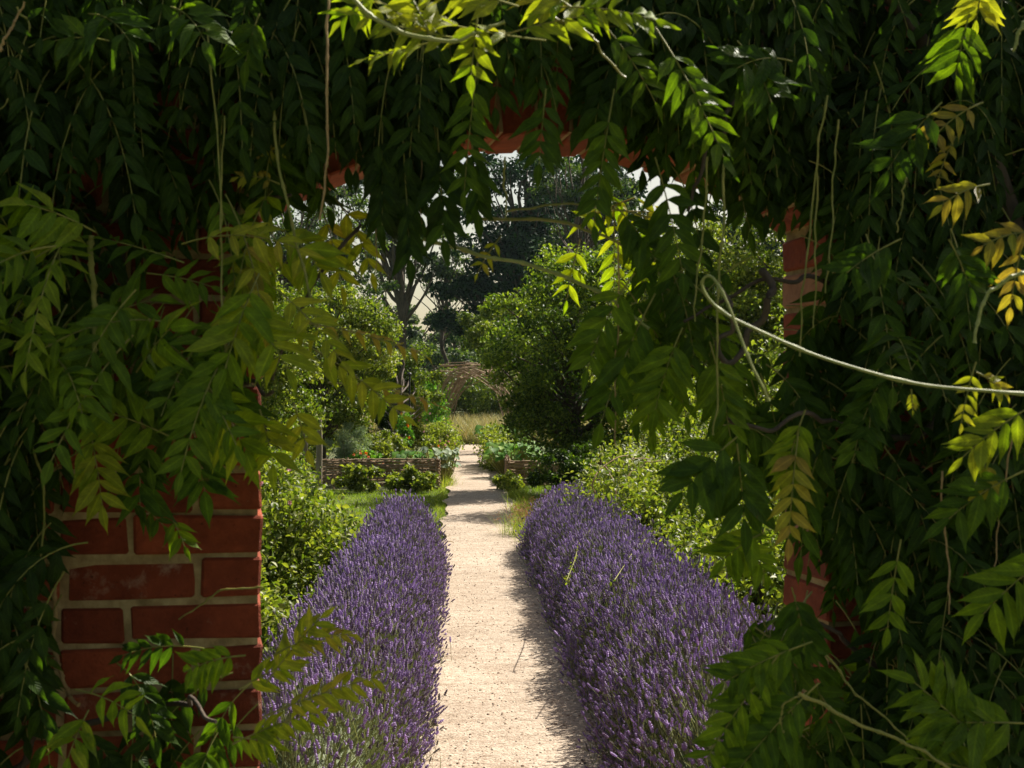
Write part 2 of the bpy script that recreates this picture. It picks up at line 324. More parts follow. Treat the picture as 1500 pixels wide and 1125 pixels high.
def blades(name, label, cat, pts, h, wd, mat, tint=(0, 1), lean=0.5, tmpl=GRASS, build=True, mb=None):
    n = len(pts); a = RNG.random(n)*2*pi; l = lean*RNG.random(n)
    Y = unit(np.stack([np.cos(a)*l, np.sin(a)*l, np.ones(n)], -1)); Nn = np.stack([np.cos(a), np.sin(a), -l], -1)
    F = frames(Y, -Nn); hh = h*(0.5+0.7*RNG.random(n)); ww = wd*(0.7+.6*RNG.random(n))
    F = F*np.stack([ww, hh, hh], -1)[:, None, :]
    mb = mb or MB(); mb.inst(tmpl, F, pts, tint[0]+(tint[1]-tint[0])*RNG.random(n))
    if build:
        return tag(mb.build(name, mat), label, cat, kind='stuff')
    return mb
def rect_pts(x0, x1, y0, y1, n, p=1.0):
    x = x0+RNG.random(n)*(x1-x0); y = y0+(RNG.random(n)**p)*(y1-y0); return np.stack([x, y, gz(x, y)-0.045], -1)
g = MB()
blades('', '', '', rect_pts(-2.6, -0.22, 13.6, 24.2, 34000), 0.045, 0.006, M_grass, (0.1, .7), build=False, mb=g)
blades('', '', '', rect_pts(0.72, 2.6, 15.0, 25, 14000), 0.09, 0.006, M_grass, (0.0, .6), build=False, mb=g)
tag(g.build('lawn_grass', M_grass), 'short mown grass beside the path beyond the lavender', 'grass', kind='stuff')
g = MB()
for side, x0, wdt in ((-1, PX0-.05, .13), (1, PX1+.04, .13)):
    n = 5200; yy = 5.3+RNG.random(n)**1.3*36; xx = x0+side*np.abs(RNG.normal(0, wdt*.6, n))-side*.03+0.03*np.sin(yy*5)
    blades('', '', '', np.stack([xx, yy, 0*xx-.02], -1), 0.10, 0.006, M_grass, (0.2, 1.0), 1.0, build=False, mb=g)
# taller unmown tufts near the right bed
for (tx, ty, tn, th_) in ((0.86, 15.9, 500, .3), (0.82, 14.9, 500, .28), (0.95, 17, 500, .3), (0.8, 19, 300, .25), (-.3, 24.5, 300, .3), (0.85, 21.5, 400, .25), (-.55, 5.2, 500, .22), (-.35, 5.6, 300, .16), (1.0, 5.0, 300, .25)):
    pts = np.stack([RNG.normal(tx, .09, tn), RNG.normal(ty, .35, tn), np.full(tn, -.03)], -1)
    blades('', '', '', pts, th_, 0.006, M_grass, (0.3, 1), 0.8, build=False, mb=g)
tag(g.build('verge_grass', M_grass), 'ragged grass along both edges of the gravel path', 'grass', kind='stuff')
g = MB()
blades('', '', '', rect_pts(-5, 6, 43.4, 62, 26000, 1.3), 0.8, 0.022, M_hay, (0, .75), 0.35, build=False, mb=g)
blades('', '', '', rect_pts(-1.2, 1.6, 43.3, 45, 5000), 0.35, 0.018, M_hay, (0, .3), 0.5, build=False, mb=g)
tag(g.build('meadow_grass', M_hay), 'tall straw coloured meadow grass at the end of the path', 'grass', kind='stuff')

# ------------------------------------------------------------------ the brick wall with its arched opening
ANG = RAD(8.5); WO = np.array([-0.352, 2.5, 0.0])
WU = np.array([cos(ANG), sin(ANG), 0]); WV = np.array([-sin(ANG), cos(ANG), 0]); WZ = np.array([0, 0, 1.0])
OPW, ZS, RISE, TH, WTOP = 1.048, 1.92, 0.15, 0.225, 2.58
RR = (OPW**2/4+RISE**2)/(2*RISE); ZC = ZS+RISE-RR
def wp(u, v, z): return WO + WU*u + WV*v + WZ*z
wall = thing('brick_wall', wp(OPW/2, .1, 0), 'old red brick garden wall with a segmental arched gateway, overgrown by wisteria', 'wall')
def add_poly_extr(mb, outline, v0, v1):
    n = len(outline)
    A = np.array([wp(u, v0, z) for u, z in outline]); B = np.array([wp(u, v1, z) for u, z in outline])
    mb.add(A, [list(range(n))]); mb.add(B[::-1], [list(range(n))])
    for i in range(n):
        j = (i+1) % n; mb.add([A[i], B[i], B[j], A[j]], [(0, 1, 2, 3)])
def arch_z(u): return ZC + math.sqrt(max(RR**2-(u-OPW/2)**2, 0))
R_ = 0.006
mo = MB()
add_poly_extr(mo, [(-2.6, -.1), (-R_, -.1), (-R_, WTOP-.02), (-2.6, WTOP-.02)], R_, TH-R_)
add_poly_extr(mo, [(OPW+R_, -.1), (3.6, -.1), (3.6, WTOP-.02), (OPW+R_, WTOP-.02)], R_, TH-R_)
us = np.linspace(-R_, OPW+R_, 25)
for a, b in zip(us[:-1], us[1:]):
    add_poly_extr(mo, [(a, arch_z(a)+R_), (b, arch_z(b)+R_), (b, WTOP-.02), (a, WTOP-.02)], R_, TH-R_)
mo.build('mortar', M_mortar, wall, smooth=False)
def brick_geo(mb, P8, bev, tint):
    """P8: 8 corner points index by bits (u,v,z); chamfered"""
    c = P8.mean(0); V = []; idx = {}
    for i in range(8):
        for ax in range(3):
            p = P8[i].copy()
            for other in range(3):
                if other == ax: continue
                q = P8[i ^ (1 << other)]; p = p + unit(q-P8[i])*bev
            idx[(i, ax)] = len(V); V.append(p)
    F4, F3 = [], []
    for ax in range(3):
        o1, o2 = [(1, 2), (0, 2), (0, 1)][ax]
        for s in (0, 1):
            b0 = s << ax; q = [b0, b0 | 1 << o1, b0 | 1 << o1 | 1 << o2, b0 | 1 << o2]; F4.append([idx[(k, ax)] for k in q])
    for ax in range(3):   # edges along axis ax
        o1, o2 = [(1, 2), (0, 2), (0, 1)][ax]
        for s1 in (0, 1):
            for s2 in (0, 1):
                a = (s1 << o1) | (s2 << o2); b = a | 1 << ax
                F4.append([idx[(a, o1)], idx[(b, o1)], idx[(b, o2)], idx[(a, o2)]])
    for i in range(8): F3.append([idx[(i, 0)], idx[(i, 1)], idx[(i, 2)]])
    mb.add(V, F4, tint); mb.n -= 0
    mb.add(np.array(V), F3, tint)
def box8(u0, u1, v0, v1, z0, z1, jit=0.003):
    return np.array([wp(u1 if i & 1 else u0, v1 if i & 2 else v0, z1 if i & 4 else z0) for i in range(8)]) + RNG.normal(0, jit*.6, (8, 3))
br = MB()
CH, JO = 0.075, 0.011
def lay(row, ua, ub, flip):
    """Flemish bond from corner ua toward ub (either direction)"""
    z0 = row*CH-.03; z1 = z0+CH-JO; sgn = 1 if ub > ua else -1; u = ua; k = 0
    hd = (row % 2 == 1)
    while (ub-u)*sgn > 0.03:
        L_ = 0.105 if hd else 0.218
        L_ *= RNG.uniform(.97, 1.03); e = u+sgn*min(L_, abs(ub-u))
        dv = RNG.normal(0, .0016)
        brick_geo(br, box8(min(u, e), max(u, e), dv, TH-abs(dv), z0+RNG.uniform(-.0015, .0015), z1+RNG.uniform(-.0015, .0015)), 0.0045, RNG.random()*.75 if RNG.random() > .05 else 1)
        u = e+sgn*JO; hd = not hd; k += 1
nrow = int(WTOP/CH)
for row in range(-1, nrow):
    zm = row*CH+CH/2-.03; l, r = 0.0, OPW
    if zm > ZS-.05:
        dz = zm-ZC; ro = RR+0.225+0.008
        zsk = ZC+RR*1.0+.225-.08
        if zm < 2.11: l, r = -max(0, (zm-ZS)/.19*.12+.012), OPW+max(0, (zm-ZS)/.19*.12+.012)
        elif dz < ro:
            hw = math.sqrt(ro**2-dz**2)
            l, r = OPW/2-hw, OPW/2+hw
        else: l = r = OPW/2-.004
    lay(row, l, -2.6, 0); lay(row, r+(0.008 if l == r else 0), 3.6, 0)
br.build('brick_courses', M_brick, wall, smooth=False)
# arch ring of bricks on edge
ar = MB(); a0 = math.asin(OPW/2/RR); nv = 17
for i in range(nv):
    t0 = -a0+2*a0*i/nv+.004; t1 = -a0+2*a0*(i+1)/nv-.004
    P8 = []
    for k in range(8):
        t = t1 if k & 1 else t0; rr_ = RR+(0.225 if k & 4 else 0.0); v = TH+.002 if k & 2 else -.004
        P8.append(wp(OPW/2+rr_*sin(t), v, ZC+rr_*cos(t)))
    brick_geo(ar, np.array(P8)+RNG.normal(0, .0012, (8, 3)), .004, .3+.7*RNG.random())
ar.build('arch_ring', M_brick, wall, smooth=False)
cp = MB(); u = -2.6
while u < 3.6:
    brick_geo(cp, box8(u, u+.072, -.03, TH+.03, WTOP-.02, WTOP+.085), .006, RNG.random()); u += .083
cp.build('coping', M_brick, wall, smooth=False)

# ------------------------------------------------------------------ wisteria
G = np.array([0, 0, -1.0])
class Foliage:
    def __init__(s): s.M = [[] for _ in LEAFLETS]; s.O = [[] for _ in LEAFLETS]; s.T = [[] for _ in LEAFLETS]; s.st = MB()
    def leaf(s, base, d0, n0, L=0.28, pairs=5, ll=0.075, droop=1.0, tint=0.3, spread=0.9, hang=0.3, stalk=.0013, center=False, tip=None):
        ll = ll*.87; spread = spread*random.uniform(.85, 1.15)
        base = np.asarray(base, float); d = unit(d0); n0 = unit(n0); N_ = pairs+2; pts = [base]; steps = 10
        for i in range(steps):
            d = unit(d + G*droop*0.13); pts.append(pts[-1]+d*L/steps)
        pts = np.array(pts)
        if center: pts = pts - (pts.mean(0)-base)*[1, .3, 1]
        if tip is not None: pts = pts + np.linspace(0, 1, len(pts))[:, None]**1.5*(np.asarray(tip)-pts[-1])
        tube(s.st, pts, np.linspace(stalk*1.3, stalk*.6, len(pts)), 3, min(1, tint+.3), cap=False)
        tang = unit(np.gradient(pts, axis=0)); q = np.linspace(.24, 1.0, pairs+1)
        for i, f in enumerate(q):
            x = f*(len(pts)-1); k = int(min(x, len(pts)-2)); p = pts[k]+(pts[k+1]-pts[k])*(x-k); T = tang[min(k+1, len(pts)-1)]
            S = unit(np.cross(T, n0)); Nn = unit(np.cross(S, T)); prof = 0.72+0.38*sin(pi*min(1, .15+f*.8))
            if i == pairs: todo = [(T+G*.2, Nn)]
            else:
                todo = []
                for sg in (-1, 1):
                    ld = unit(T*(.55+.25*random.random()) + S*sg*spread + G*hang*random.uniform(.4, 1.4) + Nn*random.uniform(-.15, .25))
                    todo.append((ld, Nn+S*sg*random.uniform(.0, .35)))
            for ld, nn in todo:
                if random.random() < .04: continue
                j = np.array([random.gauss(0, .16) for _ in range(3)])
                v = random.randrange(len(LEAFLETS)); F = frames(ld+j*.6, nn+j)
                l = ll*prof*random.uniform(.82, 1.12)
                s.M[v].append(F*l*np.array([random.uniform(.88, 1.12), 1, 1])); s.O[v].append(p); s.T[v].append(min(1, max(0, tint+random.gauss(0, .05))))
    def build(s, parent, name='foliage', stname='leaf_stalks'):
        m = MB()
        for i, t in enumerate(LEAFLETS):
            if s.O[i]: m.inst(t, np.array(s.M[i]), np.array(s.O[i]), np.array(s.T[i]), True)
        m.build(name, M_wist, parent); s.st.build(stname, M_stalk, parent)
def inpoly(x, y, poly):
    c = False; j = len(poly)-1
    for i in range(len(poly)):
        xi, yi = poly[i]; xj, yj = poly[j]
        if (yi > y) != (yj > y) and x < (xj-xi)*(y-yi)/(yj-yi)+xi: c = not c
        j = i
    return c
def wall_depth(px):
    # depth of the wall's near face along the camera ray at column px
    t = (px-385)/830*1.048; return 2.5+0.148*t
def curtain(fo, poly, n, off, tint, L=(.18, .30), ll=(.05, .074), out=.5, droop=(.8, 1.6), hang=.5, pairs=(4, 7), face=1.0, updir=0.0):
    xs = [p[0] for p in poly]; ys = [p[1] for p in poly]; k = 0; tries = 0
    while k < n and tries < n*60:
        tries += 1
        x = random.uniform(min(xs), max(xs)); y = random.uniform(min(ys), max(ys))
        if not inpoly(x, y, poly): continue
        o = random.uniform(*off); d = wall_depth(x)-o; p = at(x, y, d)
        a = random.gauss(0, .9)
        d0 = np.array([sin(a)*.9, -out*random.uniform(.3, 1.3), -.35+updir+random.gauss(0, .35)])
        n0 = np.array([random.gauss(0, .3), -face, .55+random.gauss(0, .25)])
        fo.leaf(p, d0, n0, random.uniform(*L), random.randint(*pairs), random.uniform(*ll), random.uniform(*droop), random.uniform(*tint), hang=hang*random.uniform(.5, 1.5), center=True)
        k += 1
def vine(mb, pix, rad, seed=0, n=40, amp=.0016, tint=.5, nod=True):
    P = wob(spline([at(*p) for p in pix], n), amp, seed)
    r = np.linspace(rad, rad*.7, n)
    if nod: r = r*(1+.45*(np.arange(n) % 8 == 3))
    tube(mb, P, r, 6, tint); return P

def shoot(parent, name, mat, pix, rad, seed=0, n=60, amp=.0016):
    m = MB(); P = vine(m, pix, rad, seed, n, amp); m.build(name, mat, parent); return P

# --- plant on the left pier
wl = thing('wisteria', at(60, 562, 2.45)*[1, 1, 0], 'wisteria draping the left brick pier with yellow green fronds over dark ones', 'climber', 'wisterias on the wall')
fl = Foliage()
curtain(fl, [(-90, -120), (470, -120), (480, 90), (440, 200), (370, 200), (330, 110), (220, 90), (170, 200), (-90, 260)], 250, (.04, .32), (.0, .3), out=.35, droop=(1.4, 2.4))
curtain(fl, [(-90, 200), (120, 200), (150, 400), (60, 640), (-90, 640)], 60, (.03, .2), (.0, .3), out=.3, droop=(1.2, 2))
curtain(fl, [(360, 60), (470, 60), (450, 200), (370, 190)], 16, (.05, .2), (.0, .2), out=.2, droop=(1.6, 2.4), L=(.16, .24))
curtain(fl, [(-60, 300), (130, 330), (170, 440), (230, 520), (360, 500), (330, 590), (120, 590), (-60, 560)], 25, (.15, .45), (.3, .7), L=(.16, .26), out=.9, droop=(.3, 1.0), hang=.25, face=.9)  # young growth, tint also raised to stand for more sky light
curtain(fl, [(170, 180), (380, 170), (380, 300), (150, 330)], 18, (.03, .16), (.0, .25), out=.25, droop=(1.4, 2.2), L=(.16, .22))  # dark leaves added to deepen the shade over the upper brick
curtain(fl, [(60, 520), (330, 500), (350, 600), (120, 620)], 18, (.08, .3), (.1, .5), L=(.16, .24), out=.5, droop=(.8, 1.6))
curtain(fl, [(-90, 600), (60, 600), (70, 760), (60, 1180), (-90, 1180)], 48, (.04, .25), (.0, .35), L=(.18, .26), out=.3, droop=(1.2, 2))
curtain(fl, [(330, 330), (400, 330), (420, 480), (350, 520)], 9, (.12, .38), (.4, .85), L=(.16, .24), out=.6, droop=(.5, 1.5), hang=.35)
curtain(fl, [(180, 940), (330, 1010), (360, 1160), (80, 1160)], 12, (.05, .2), (.1, .45), L=(.14, .22), ll=(.05, .07), out=.5)
def spray(fo, px, py, d, tx, ty, dout=-.05, L=.24, pairs=5, ll=.07, tint=.6, droop=.6, n0=(0, -1, .5), hang=.2, spread=.9):
    a = at(px, py, d); b = at(tx, ty, d+dout); fo.leaf(a, unit(b-a)+[0, 0, .35*droop], n0, np.linalg.norm(b-a)*1.05, pairs, ll, droop, tint, spread, hang, tip=b)
for s in [ # hero sprays: from pixel to pixel
    (60, 420, 2.1, -10, 300, -.1, None, 5, .085, .62, .2), (140, 340, 2.1, 40, 300, -.1, None, 4, .085, .6, .3),
    (270, 385, 2.2, 150, 350, 0, None, 4, .062, .5, .2, (0, -.4, 1)), (215, 400, 2.2, 310, 420, 0, None, 4, .055, .5, .3),
    (130, 520, 2.15, 20, 500, -.1, None, 4, .08, .58, .3), (120, 480, 2.2, 220, 440, 0, None, 4, .075, .48, .3),
    (200, 545, 2.15, 250, 480, -.1, None, 5, .085, .6, .2), (250, 640, 2.15, 130, 600, -.05, None, 5, .075, .66, .4),
    (130, 620, 2.15, 150, 740, 0, None, 5, .07, .74, .6), (300, 560, 2.15, 360, 660, -.05, None, 5, .085, .66, .5),
    (345, 440, 2.1, 420, 540, -.08, None, 5, .08, .74, .6), (380, 400, 2.1, 330, 540, -.08, None, 5, .085, .66, .5),
    (400, 420, 2.1, 500, 530, -.05, None, 6, .055, .78, .6), (440, 500, 2.15, 590, 610, .0, None, 7, .055, .76, .4),
    (430, 470, 2.2, 620, 520, .05, None, 7, .04, .93, .3, (0, -.5, 1), 1.0), (480, 560, 2.2, 632, 590, .05, None, 6, .042, .95, .4, (0, -.5, 1), 1.1),
    (400, 330, 2.2, 470, 400, 0, None, 5, .07, .72, 1.2), (470, 300, 2.4, 500, 420, 0, None, 4, .06, .80, 1.0), (490, 290, 2.4, 545, 400, 0, None, 4, .055, .80, 1.2),
    (380, 600, 2.15, 400, 680, -.05, None, 4, .07, .74, .5), (430, 590, 2.15, 450, 660, 0, None, 3, .05, .82, .6),
    (360, 220, 2.25, 410, 225, 0, None, 5, .025, .9, .9, (0, -1, .3), 1.0), (410, 270, 2.25, 350, 260, 0, None, 5, .028, .9, .9, (0, -1, .3), 1.0),
    # lower sprays over the brick pier and in front of the lavender
    (390, 1000, 2.05, 470, 905, 0, None, 7, .045, .83, .3, (0, -1, .5), .7), (385, 1050, 2.05, 560, 990, 0, None, 9, .043, .82, .2, (0, -.8, .8), .75), (400, 960, 2.05, 510, 930, 0, None, 7, .04, .86, .8, (0, -.8, .8), .7), (360, 960, 2.1, 270, 985, 0, None, 6, .05, .55, .6),
    (350, 1010, 2.1, 430, 970, 0, None, 6, .045, .74, .3, (0, -1, .5), .7), (340, 1090, 2.1, 480, 1040, 0, None, 8, .042, .74, .3, (0, -1, .5), .7), (340, 1080, 2.1, 400, 1090, 0, None, 4, .045, .66, .3),
    (110, 1010, 2.15, 200, 1050, -.1, None, 4, .06, .62, .4), (130, 1040, 2.1, 100, 1110, -.05, None, 4, .06, .62, .4), (300, 950, 2.3, 180, 960, 0, None, 6, .05, .2, .7),
    (250, 755, 2.3, 270, 800, 0, None, 3, .045, .55, .4), (180, 730, 2.3, 240, 770, 0, None, 4, .045, .35, .8), (205, 640, 2.25, 205, 740, -.05, None, 5, .08, .25, .8), (280, 620, 2.25, 300, 720, -.05, None, 5, .085, .28, .6),
    (60, 680, 2.3, 70, 830, 0, None, 6, .07, .12, .5), (20, 760, 2.3, 10, 900, 0, None, 5, .065, .15, .5), (30, 960, 2.3, 40, 1080, 0, None, 5, .07, .12, .5), (130, 20, 2.1, 190, 60, -.1, None, 5, .08, .35, .8), (250, 10, 2.1, 300, 60, -.1, None, 5, .07, .4, .8), (160, 60, 2.1, 80, 60, 0, None, 4, .07, .42, .6), (380, 20, 2.1, 360, 90, 0, None, 4, .07, .4, .8),
]:
    s = list(s); kw = {}
    names = ['px', 'py', 'd', 'tx', 'ty', 'dout', 'L', 'pairs', 'll', 'tint', 'droop', 'n0', 'spread']
    spray(fl, **dict(zip(names, s)))
curtain(fl, [(-420, -120), (-90, -120), (-90, 1180), (-420, 1180)], 110, (.04, .28), (.0, .35), out=.35, droop=(1.2, 2.2))
fl.build(wl)
for pts, r, sd_, m_ in [
    ([(300, 20, 2.15), (312, 130, 2.14), (322, 300, 2.13), (325, 430, 2.12), (330, 560, 2.11)], .0016, 1, M_stalk),
    ([(329, 170, 2.16), (328, 300, 2.15), (326, 400, 2.14), (341, 560, 2.13)], .0013, 2, M_stalk),
    ([(395, 110, 2.2), (404, 200, 2.18), (420, 290, 2.16), (445, 400, 2.14), (470, 480, 2.12)], .0026, 3, M_stalk),
    ([(480, -20, 2.0), (477, 60, 2.0), (480, 150, 2.0), (476, 250, 2.0), (468, 320, 2.0)], .0020, 4, M_tan),
    ([(25, 10, 2.1), (40, 40, 2.1), (20, 120, 2.1), (0, 160, 2.1)], .0016, 5, M_stalk),
    ([(134, 345, 2.2), (137, 420, 2.2), (140, 500, 2.2), (150, 570, 2.2)], .0048, 6, M_stalk),
    ([(42, 640, 2.25), (60, 700, 2.25), (62, 800, 2.25), (40, 920, 2.25), (35, 960, 2.25)], .0020, 7, M_stalk),
    ([(80, 860, 2.4), (82, 950, 2.4), (95, 1000, 2.38), (115, 1030, 2.36)], .0045, 8, M_tan),
    ([(385, 860, 2.42), (330, 865, 2.42), (300, 880, 2.43), (260, 910, 2.43)], .0018, 9, M_stalk),
    ([(520, 190, 2.3), (545, 290, 2.3), (552, 400, 2.3)], .0012, 10, M_tan),
    ([(528, 330, 2.35), (495, 370, 2.3), (455, 430, 2.25), (420, 500, 2.2), (400, 560, 2.2)], .0032, 11, M_bark),
    ([(0, 75, 2.05), (12, 50, 2.05), (40, 0, 2.05)], .0022, 12, M_tan)]:
    shoot(wl, 'hanging_shoot', m_, pts, r, sd_)
m = MB()
for k, c in enumerate([[(-60, 1250, 2.42), (-20, 900, 2.41), (30, 600, 2.42), (0, 300, 2.40), (60, 60, 2.38), (180, -120, 2.4)], [(30, 640, 2.43), (90, 560, 2.4), (150, 480, 2.4), (170, 350, 2.42)], [(0, 330, 2.42), (120, 340, 2.42), (260, 330, 2.41), (380, 320, 2.40), (440, 300, 2.3)], [(-40, 1180, 2.4), (100, 1080, 2.4), (240, 1040, 2.38), (340, 1060, 2.2)], [(60, 640, 2.42), (180, 610, 2.4), (300, 590, 2.35), (400, 560, 2.2)]]):
    P = wob(spline([at(*p) for p in c], 40), .012, k); tube(m, P, np.linspace(.02, .007, 40) if k == 0 else np.linspace(.008, .003, 40), 7)
m.build('stem', M_bark, wl)

# --- plant over the arch and the right pier
wr = thing('wisteria', at(1350, 562, 2.6)*[1, 1, 0], 'dense dark wisteria covering the right side of the wall and hanging over the gateway', 'climber', 'wisterias on the wall')
fr = Foliage()
curtain(fr, [(470, -120), (1200, -120), (1200, 60), (930, 90), (860, 60), (790, 60), (720, 110), (560, 150), (470, 130)], 290, (.05, .34), (.0, .25), out=.3, droop=(1.6, 2.6), hang=.7)
curtain(fr, [(480, 60), (560, 100), (680, 80), (670, 160), (600, 250), (530, 160)], 52, (.05, .25), (.0, .15), out=.1, droop=(2, 3), hang=1.0, L=(.18, .26))
curtain(fr, [(850, 40), (1000, 40), (1180, 40), (1180, 200), (1060, 150), (880, 130)], 58, (.05, .3), (.05, .3), out=.2, droop=(1.4, 2.4), hang=.6, L=(.18, .28))
curtain(fr, [(980, 180), (1120, 180), (1100, 330), (1080, 400), (1010, 330)], 8, (.0, .25), (.05, .35), out=.1, droop=(1.6, 2.4), hang=.7, L=(.18, .26))
curtain(fr, [(930, 400), (1000, 380), (1060, 480), (1040, 580), (900, 560)], 15, (.05, .3), (.15, .5), out=.3, droop=(1.0, 2.0), hang=.5, L=(.18, .24))
curtain(fr, [(1040, 150), (1200, 150), (1220, 270), (1130, 235), (1050, 230)], 14, (.03, .2), (.0, .25), out=.2, droop=(1.2, 2.2), L=(.16, .22))
curtain(fr, [(385, 150), (500, 150), (490, 250), (390, 270)], 9, (.02, .16), (.0, .25), out=.2, droop=(1.2, 2.2), L=(.14, .18))
curtain(fr, [(1090, 190), (1220, 190), (1230, 260), (1170, 265), (1100, 240)], 16, (.02, .16), (.0, .25), out=.2, droop=(1.2, 2.2), L=(.15, .2))
curtain(fr, [(860, 100), (1000, 120), (1210, 170), (1215, 260), (1060, 215), (960, 190), (880, 180)], 20, (.03, .16), (.0, .3), out=.2, droop=(1.2, 2.2), L=(.15, .2))
curtain(fr, [(1165, 440), (1235, 440), (1230, 860), (1165, 800)], 26, (.02, .2), (.0, .3), out=.3, droop=(1.2, 2.2), L=(.16, .22))
curtain(fr, [(1020, 560), (1110, 540), (1190, 600), (1190, 760), (1110, 700)], 13, (.05, .3), (.15, .45), out=.3, droop=(1.0, 2.0), hang=.5, L=(.16, .24))
curtain(fr, [(1215, 300), (1600, -120), (1600, 1200), (1240, 1200), (1250, 700)], 330, (.04, .30), (.0, .22), out=.3, droop=(1.0, 2.2), hang=.5)
curtain(fr, [(1180, -120), (1600, -120), (1600, 400), (1215, 400), (1215, 200)], 170, (.04, .30), (.0, .22), out=.3, droop=(1.0, 2.2), hang=.5)
curtain(fr, [(1250, 380), (1560, 380), (1560, 1150), (1300, 1150)], 60, (.2, .42), (.15, .4), out=.7, droop=(.6, 1.4), hang=.3)
curtain(fr, [(1090, 880), (1230, 960), (1400, 1150), (1060, 1150)], 40, (.1, .4), (.1, .5), out=.5, droop=(.4, 1.4), hang=.3, L=(.18, .26))
for s in [
    # sunlit sprays at the top centre
    (800, 60, 1.86, 560, 5, .0, None, 8, .05, .80, -.3, (0, -.6, 1), .8), (690, 60, 1.84, 520, 20, 0, None, 6, .045, .78, -.2), (640, 60, 1.86, 540, 85, 0, None, 6, .04, .78, -.1, (0, -.6, 1)), (640, 70, 1.84, 590, -30, 0, None, 5, .05, .8, 0),
    (760, 10, 1.8, 640, -20, 0, None, 6, .055, .82, .2), (740, 50, 1.84, 880, 20, 0, None, 6, .05, .72, .2), (700, 20, 1.84, 690, 110, 0, None, 5, .045, .7, .4), (820, 10, 1.84, 960, 30, 0, None, 6, .05, .68, .4), (850, 20, 1.86, 770, -30, 0, None, 6, .06, .82, .2), (560, -20, 1.86, 500, 30, 0, None, 5, .05, .7, .3),
    (880, 30, 2.12, 960, 150, 0, None, 6, .055, .45, .6), (700, 90, 2.16, 680, 280, 0, None, 7, .055, .42, .6), (800, 130, 2.1, 790, 240, 0, None, 5, .06, .3, .6),
    (960, 40, 2.1, 1060, 230, -.05, None, 8, .06, .45, .5), (900, 130, 2.1, 870, 330, 0, None, 8, .058, .38, .5), (960, 230, 2.15, 1000, 400, 0, None, 6, .07, .35, .6), (900, 300, 2.2, 960, 380, 0, None, 6, .07, .33, .6),
    (1080, 60, 2.2, 1130, 150, -.05, None, 4, .08, .33, 1.), (1160, 90, 2.2, 1080, 100, -.05, None, 4, .08, .33, 1.),
    (620, 60, 2.2, 600, 230, 0, None, 6, .07, .1, .7), (590, 200, 2.25, 600, 380, 0, None, 6, .075, .03, .6, (0, -1, .5), .5), (640, 180, 2.25, 650, 350, 0, None, 6, .075, .03, .6, (0, -1, .5), .5), (560, 170, 2.25, 560, 330, 0, None, 6, .075, .03, .6, (0, -1, .5), .5), (690, 200, 2.25, 700, 310, 0, None, 5, .07, .2, .6, (0, -1, .5), .5), 
    # pale young leaves in the opening
    (930, 290, 3.0, 850, 330, 0, None, 4, .06, .69, .5), (900, 300, 3.0, 900, 430, 0, None, 5, .06, .69, .5), (1010, 320, 3.0, 880, 310, 0, None, 5, .05, .84, .3), (850, 350, 3.0, 830, 440, 0, None, 3, .06, .69, .6), (960, 320, 3.0, 940, 420, 0, None, 5, .06, .69, .9), (735, 345, 2.3, 700, 400, 0, None, 3, .03, .8, .6),
    # right curtain fronds
    (930, 400, 2.2, 860, 540, 0, None, 6, .07, .42, .9), (960, 430, 2.2, 880, 620, 0, None, 6, .075, .36, .6), (1000, 480, 2.15, 960, 600, 0, None, 6, .07, .5, .8), (1040, 500, 2.15, 1070, 640, 0, None, 6, .075, .45, .8), (1080, 640, 2.1, 1000, 720, 0, None, 4, .09, .3, .4), (1080, 650, 2.1, 1090, 760, 0, None, 4, .09, .28, .6), (1060, 760, 2.3, 1120, 840, 0, None, 5, .06, .6, .9), (1120, 780, 2.2, 1060, 820, 0, None, 4, .065, .55, .6),
    # bronze and yellowish young fronds
    (1170, 630, 2.0, 1155, 790, -.03, None, 6, .05, .93, .6, (0, -1, .5), 1.0), (1180, 600, 2.0, 1150, 700, 0, None, 6, .05, .62, .6), (1440, 150, 2.2, 1360, 210, -.03, None, 4, .05, .97, .8), (1400, 200, 2.2, 1375, 260, 0, None, 4, .03, .95, .8), (1450, 270, 2.05, 1380, 300, 0, None, 4, .045, .95, .8), (1520, 340, 2.05, 1440, 360, 0, None, 4, .05, .95, .8), (1500, 350, 2.05, 1480, 450, 0, None, 4, .045, .95, .8), (1520, 590, 2.0, 1410, 670, 0, None, 5, .06, .72, .4), (1440, 670, 2.05, 1450, 730, 0, None, 3, .045, .93, .5),
    (1430, 530, 1.88, 1408, 620, 0, None, 5, .028, .88, .7), (1430, 545, 1.88, 1470, 575, 0, None, 4, .03, .9, .7), (1335, 570, 1.88, 1337, 600, 0, None, 4, .014, .84, .7),
    (1320, 790, 2.0, 1300, 920, 0, None, 4, .06, .52, .5), (1420, 20, 2.25, 1400, 110, 0, None, 4, .085, .48, .6), (1440, -20, 2.25, 1430, 30, 0, None, 4, .06, .85, .6),
    (1560, 800, 1.95, 1440, 900, 0, None, 5, .08, .55, .5), (1500, 690, 2.0, 1390, 760, 0, None, 5, .075, .4, .5), (1440, 1090, 1.95, 1340, 1000, 0, None, 6, .08, .5, .1), (1520, 1060, 1.95, 1350, 1060, 0, None, 6, .08, .48, .1), (1480, 1140, 1.95, 1340, 1110, 0, None, 6, .07, .48, .1),
    (1190, 940, 2.0, 1060, 1000, 0, None, 7, .06, .45, .3), (1140, 960, 2.0, 1030, 1120, 0, None, 7, .06, .5, .3), (1200, 1000, 2.0, 1080, 1130, 0, None, 7, .065, .35, .3), (1160, 860, 2.1, 1180, 950, 0, None, 6, .06, .3, .6),
    (1320, 350, 2.05, 1240, 400, 0, None, 5, .07, .22, .4), (1390, 350, 2.05, 1420, 420, 0, None, 5, .06, .3, .6), (1380, 150, 2.15, 1300, 250, 0, None, 5, .08, .2, .6),
]:
